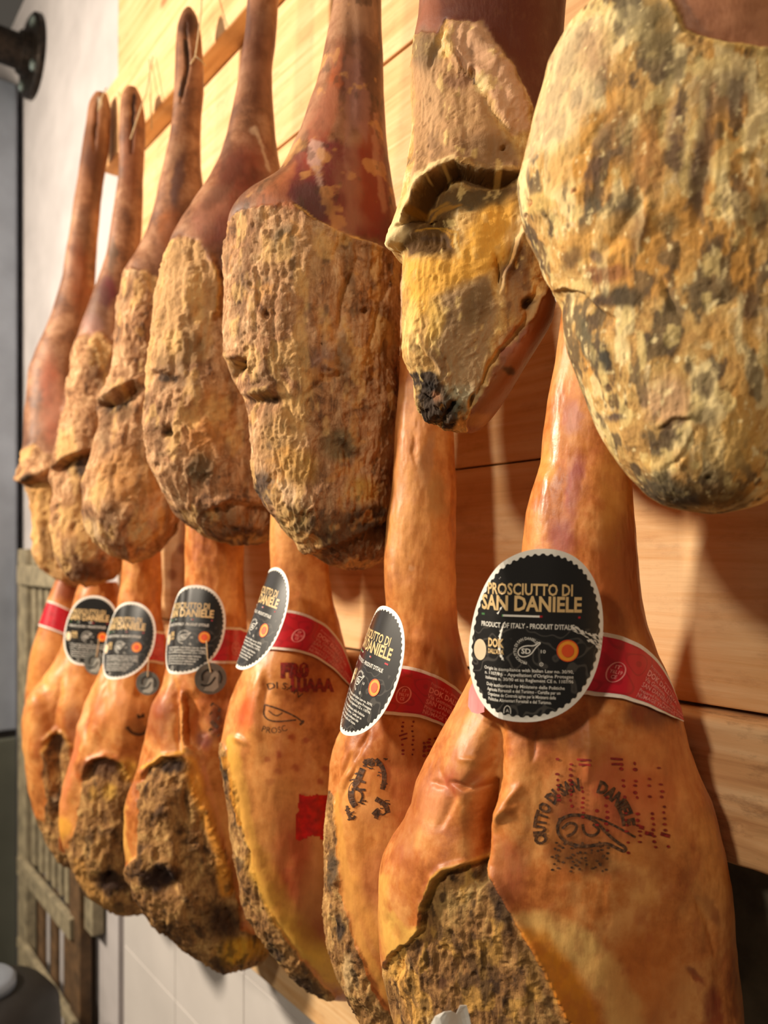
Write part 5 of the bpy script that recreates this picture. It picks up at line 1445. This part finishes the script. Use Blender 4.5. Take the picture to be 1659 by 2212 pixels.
sh = Sheet(264, 1383, 1.33, 22, 0.05, [(-0.010, 48, 0.05), (0.03, 14, 0.04)], 1.03, -0.22)
r3 = make_label(sh, 'pale-glared black label third from the left in the lower row')
make_band(HAMS['L3'], [(310, 1364), (335, 1364), (352, 1366)], [(305, 1430), (335, 1432), (352, 1436)], r3, 0.6)

sh = Sheet(192, 1362, 1.49, 24, 0.06, [(-0.022, 24, 0.03), (0.03, 14, 0.04)], 1.04)
r2 = make_label(sh, 'leftmost black label, small and blurred, on the second lower ham')

r1 = empty('paper_band', unp(115, 1365, 1.85))
tag(r1, 'pinkish red paper band around the farthest lower ham', 'paper band')
make_band(HAMS['L1'], [(106, 1298), (120, 1302), (140, 1312), (165, 1324)], [(86, 1352), (110, 1360), (135, 1370), (165, 1384)], r1)


# round grey seals hanging on threads
def seal(x, y, depth, r, yaw, label, thread):
    sh = Sheet(x, y, depth, yaw, 0.0, [])
    root = empty('round_seal', unp(x, y, depth) - UP * r)
    tag(root, label, 'seal', 'grey round seals')
    n = 40
    ol = np.array([(r * math.cos(2 * math.pi * k / n), r * math.sin(2 * math.pi * k / n)) for k in range(n)])
    v, f = fan(ol, 3)
    V3 = sh.map(v); V, F2 = solid(V3, f, sh.map(v, 1.0) - V3, 0.0016)
    mesh_obj('disc', V, F2, SEALM, root)
    v, f = ring2d(0, 0, r * 0.9, r * 0.9, r * 0.1, 40)
    mesh_obj('rim', sh.map(v, 0.0004), f, SEALM, root)
    P = np.array([(-0.45, -0.75), (-0.15, -0.2), (0.02, 0.25), (0.3, 0.5), (0.5, 0.3), (0.45, -0.2), (0.5, -0.55), (0.2, -0.82)]) * r
    v, f = poly2d(P)
    mesh_obj('pale_relief', sh.map(v, 0.0006), f, SEALL, root)
    v, f = merge([stroke2d(np.array([(-0.5, -0.1), (-0.55, 0.3), (-0.2, 0.62), (0.15, 0.5)]) * r, r * 0.13), stroke2d(np.array([(-0.6, -0.35), (-0.3, -0.45), (0.0, -0.35), (0.3, 0.1)]) * r, r * 0.12), stroke2d(np.array([(0.5, 0.5), (0.72, 0.1), (0.6, -0.3)]) * r, r * 0.1)])
    mesh_obj('dark_relief', sh.map(v, 0.0009), f, SEALD, root)
    P = [unp(a, b, depth - 0.002) for a, b in thread]
    v, f = tube(P, 0.0009, 6)
    mesh_obj('thread', v, f, STRING, root)


seal(455, 1466, 1.10, 0.0225, 0, 'large round grey seal below the glared label', [(446, 1384), (448, 1420), (455, 1452)])
seal(319, 1476, 1.31, 0.0205, 22, 'middle-sized round grey seal left of the larger one', [(322, 1410), (320, 1440), (319, 1462)])
seal(205, 1432, 1.46, 0.0225, 30, 'leftmost grey seal, half hidden behind a label', [(214, 1380), (208, 1420)])

# ------------------------------------------------------------------ strings, paper scraps
def twine(label, lines, rad=0.0013):
    root = empty('hanging_string', unp(*lines[0][-1]))
    tag(root, label, 'string', 'strings tying hams to the rail')
    for L in lines:
        v, f = tube([unp(*p) for p in L], rad, 6)
        mesh_obj('cord', v, f, STRING, root, smooth=True)


twine('pale twine looped over the tallest shank tip on the left', [[(437, -30, 1.36), (434, 30, 1.33), (428, 80, 1.30), (422, 122, 1.285), (412, 138, 1.275)], [(422, 122, 1.285), (436, 132, 1.285), (444, 142, 1.30)]])
twine('pale twine running down the second shank from the left', [[(330, 122, 1.58), (316, 200, 1.54), (302, 240, 1.50), (282, 300, 1.485)], [(322, 128, 1.60), (325, 200, 1.57), (328, 280, 1.57)]])
twine('short twine loop at the leftmost shank tip', [[(230, 190, 1.74), (222, 205, 1.70), (215, 228, 1.695), (212, 240, 1.695)]])


def scrap(name, label, outline, depth, mat, curl=0.004):
    n = len(outline)
    c = np.mean(outline, 0)
    V, k = [], 0
    P2 = np.array(outline, float)
    V2, Fc = fan(P2 - c, 4)
    V2 = V2 + c
    P = np.array([unp(x, y, depth + curl * math.sin((x - c[0]) * 0.06)) for x, y in V2])
    nn = np.tile(-FWD, (len(P), 1))
    V, F2 = solid(P, Fc, nn, 0.0005)
    o = mesh_obj(name, V, F2, mat)
    return tag(o, label, 'paper')


scrap('paper_scrap', 'torn white paper scrap at the foot of the nearest lower ham', [(926, 2222), (940, 2196), (960, 2186), (975, 2184), (986, 2190), (994, 2172), (1008, 2172), (1014, 2196), (1020, 2225), (1010, 2260), (960, 2262)], 0.555, PAPERW)
scrap('paper_tag', 'tiny white paper corner beside the nearest upper ham', [(1201, 632), (1206, 628), (1220, 636), (1214, 646), (1202, 652), (1199, 645)], 0.60, PAPERW, 0.001)

# ------------------------------------------------------------------ background on the left
# iron pipe with its flange on the white wall
root = empty('pipe_rail', unp(75, 125, 2.05))
tag(root, 'black iron pipe with bolted round flange on the white wall', 'pipe')


def wall_hit(x, y, wy):
    r = FWD + (x - CX) / F * RGT + (HY - y) / F * UP
    return CAM + r * (wy / r[1])


pc = wall_hit(77, 125, DW)
root.location = pc


def lathe_y(c, prof, n=28):
    """profile (distance from the wall, radius) about an axis normal to the wall"""
    V, Fc = [], []
    for d, r in prof:
        for k in range(n):
            q = 2 * math.pi * k / n
            V.append((c[0] + r * math.cos(q), c[1] - d, c[2] + r * math.sin(q)))
    for i in range(len(prof) - 1):
        for k in range(n):
            Fc.append((i * n + k, i * n + (k + 1) % n, (i + 1) * n + (k + 1) % n, (i + 1) * n + k))
    Fc.append(list(range(n))); Fc.append([(len(prof) - 1) * n + k for k in range(n)][::-1])
    return V, Fc


RF = 0.125
v, f = lathe_y(pc, [(0.0, RF), (0.016, RF), (0.022, RF - 0.008), (0.024, 0.07), (0.05, 0.062), (0.055, 0.05)])
mesh_obj('flange', v, f, IRON, root, smooth=False)
v, f = lathe_y(pc, [(0.05, 0.052), (0.34, 0.052)])
mesh_obj('pipe', v, f, IRON, root, smooth=False)
for k in range(4):
    q = math.pi / 4 + k * math.pi / 2
    cb = pc + np.array([0.096 * math.cos(q), -0.02, 0.096 * math.sin(q)])
    v, f = lathe_y(cb, [(0.0, 0.017), (0.010, 0.017), (0.014, 0.010)], 10)
    mesh_obj('bolt', v, f, BOLT, root)

# tall grey cabinet
xc = -2.74
r = FWD + (46 - CX) / F * RGT
yr = (CAM + r * (xc / r[0]))[1]
zt_ = CAMZ + (HY - 172) / F * (-xc * math.cos(TH) + yr * math.sin(TH))
zm = CAMZ - (1583 - HY) / F * (-xc * math.cos(TH) + yr * math.sin(TH))
root = empty('tall_cabinet', (xc - 0.3, yr - 0.4, 0))
tag(root, 'tall pale grey steel cabinet at the left edge, darker below', 'cabinet')
v, f = box(xc - 0.6, xc - 0.02, yr - 0.85, yr, 0.0, zt_, 0.02)
mesh_obj('body', v, f, STEEL, root)
v, f = box(xc - 0.02, xc, yr - 0.84, yr - 0.012, zm + 0.012, zt_ - 0.02, 0.008)
mesh_obj('upper_door', v, f, STEEL, root)
v, f = box(xc - 0.02, xc, yr - 0.84, yr - 0.012, 0.06, zm - 0.012, 0.008)
mesh_obj('lower_door', v, f, STEELD, root)
v, f = box(xc - 0.021, xc - 0.012, yr - 0.84, yr - 0.012, zm - 0.012, zm + 0.012)
mesh_obj('gap', v, f, BLACK, root)

# slatted rack against the white wall beyond the planks
root = empty('slatted_rack', (-2.15, 0.58, 0))
tag(root, 'grey and brown slatted rack standing beyond the lower hams', 'rack')


def rack_z(x, y, wy): return wall_hit(x, y, wy)


ry = 0.616
for (x0, x1, y0, y1, mat, name, dy) in ((38, 56, 1225, 2330, RACKM, 'post', 0.0), (150, 172, 1225, 2330, RACKD, 'post', 0.0), (166, 188, 1660, 2010, RACKM, 'post', 0.012)):
    a = wall_hit(x0, y1, ry); b = wall_hit(x1, y0, ry)
    v, f = box(min(a[0], b[0]), max(a[0], b[0]), ry + dy, ry + 0.03 + dy, 0.0 if y1 > 2300 else CAMZ - 0.95, CAMZ + 0.02, 0.003)
    mesh_obj(name, v, f, mat, root)
for k, x in enumerate((64, 78, 92, 106, 120, 134)):
    a = wall_hit(x, 1700, ry); b = wall_hit(x + 7, 1700, ry)
    v, f = box(a[0], b[0], ry + 0.006, ry + 0.02, CAMZ - 0.93, CAMZ + 0.0, 0.002)
    mesh_obj('slat', v, f, RACKM, root)
for (x0, y0, x1, y1, th_) in ((45, 1880, 160, 1990, 0.028), (45, 2060, 172, 2190, 0.016), (45, 1250, 160, 1240, 0.03)):
    a = wall_hit(x0, y0, ry); b = wall_hit(x1, y1, ry)
    z = (a[2] + b[2]) / 2
    v, f = box(min(a[0], b[0]), max(a[0], b[0]), ry - 0.012, ry + 0.006, z - th_, z + th_, 0.003)
    mesh_obj('crossbar', v, f, RACKM, root)
for k, x in enumerate((72, 100, 128)):
    a = wall_hit(x, 1700, ry); b = wall_hit(x + 12, 1700, ry)
    v, f = box(a[0], b[0], ry + 0.012, ry + 0.022, 0.05, CAMZ - 0.95, 0.002)
    mesh_obj('slat', v, f, RACKD, root)

# black bin with a pale rim in the bottom corner
root = empty('bin', unp(20, 2300, 1.55))
tag(root, 'round-shouldered black bin at the bottom left corner', 'bin')
bc = unp(-40, 2140, 1.7); bc2 = bc.copy()


def lathe_z(c, prof, n=40):
    V, Fc = [], []
    for z, r in prof:
        for k in range(n):
            q = 2 * math.pi * k / n
            V.append((c[0] + r * math.cos(q), c[1] + r * math.sin(q), z))
    for i in range(len(prof) - 1):
        for k in range(n):
            Fc.append((i * n + k, i * n + (k + 1) % n, (i + 1) * n + (k + 1) % n, (i + 1) * n + k))
    Fc.append(list(range(n))[::-1]); Fc.append([(len(prof) - 1) * n + k for k in range(n)])
    return V, Fc


zt2 = bc[2]
root.location = (bc[0], bc[1], 0)
v, f = lathe_z(bc, [(0.0, 0.13), (0.02, 0.14), (zt2 - 0.12, 0.165), (zt2 - 0.05, 0.160), (zt2 - 0.012, 0.13), (zt2, 0.09), (zt2 + 0.004, 0.02)])
mesh_obj('body', v, f, BLACK, root, smooth=True)
v, f = lathe_z(bc, [(zt2 - 0.002, 0.07), (zt2 + 0.02, 0.07), (zt2 + 0.03, 0.06), (zt2 + 0.032, 0.02)])
mesh_obj('lid_knob', v, f, STEEL, root, smooth=True)
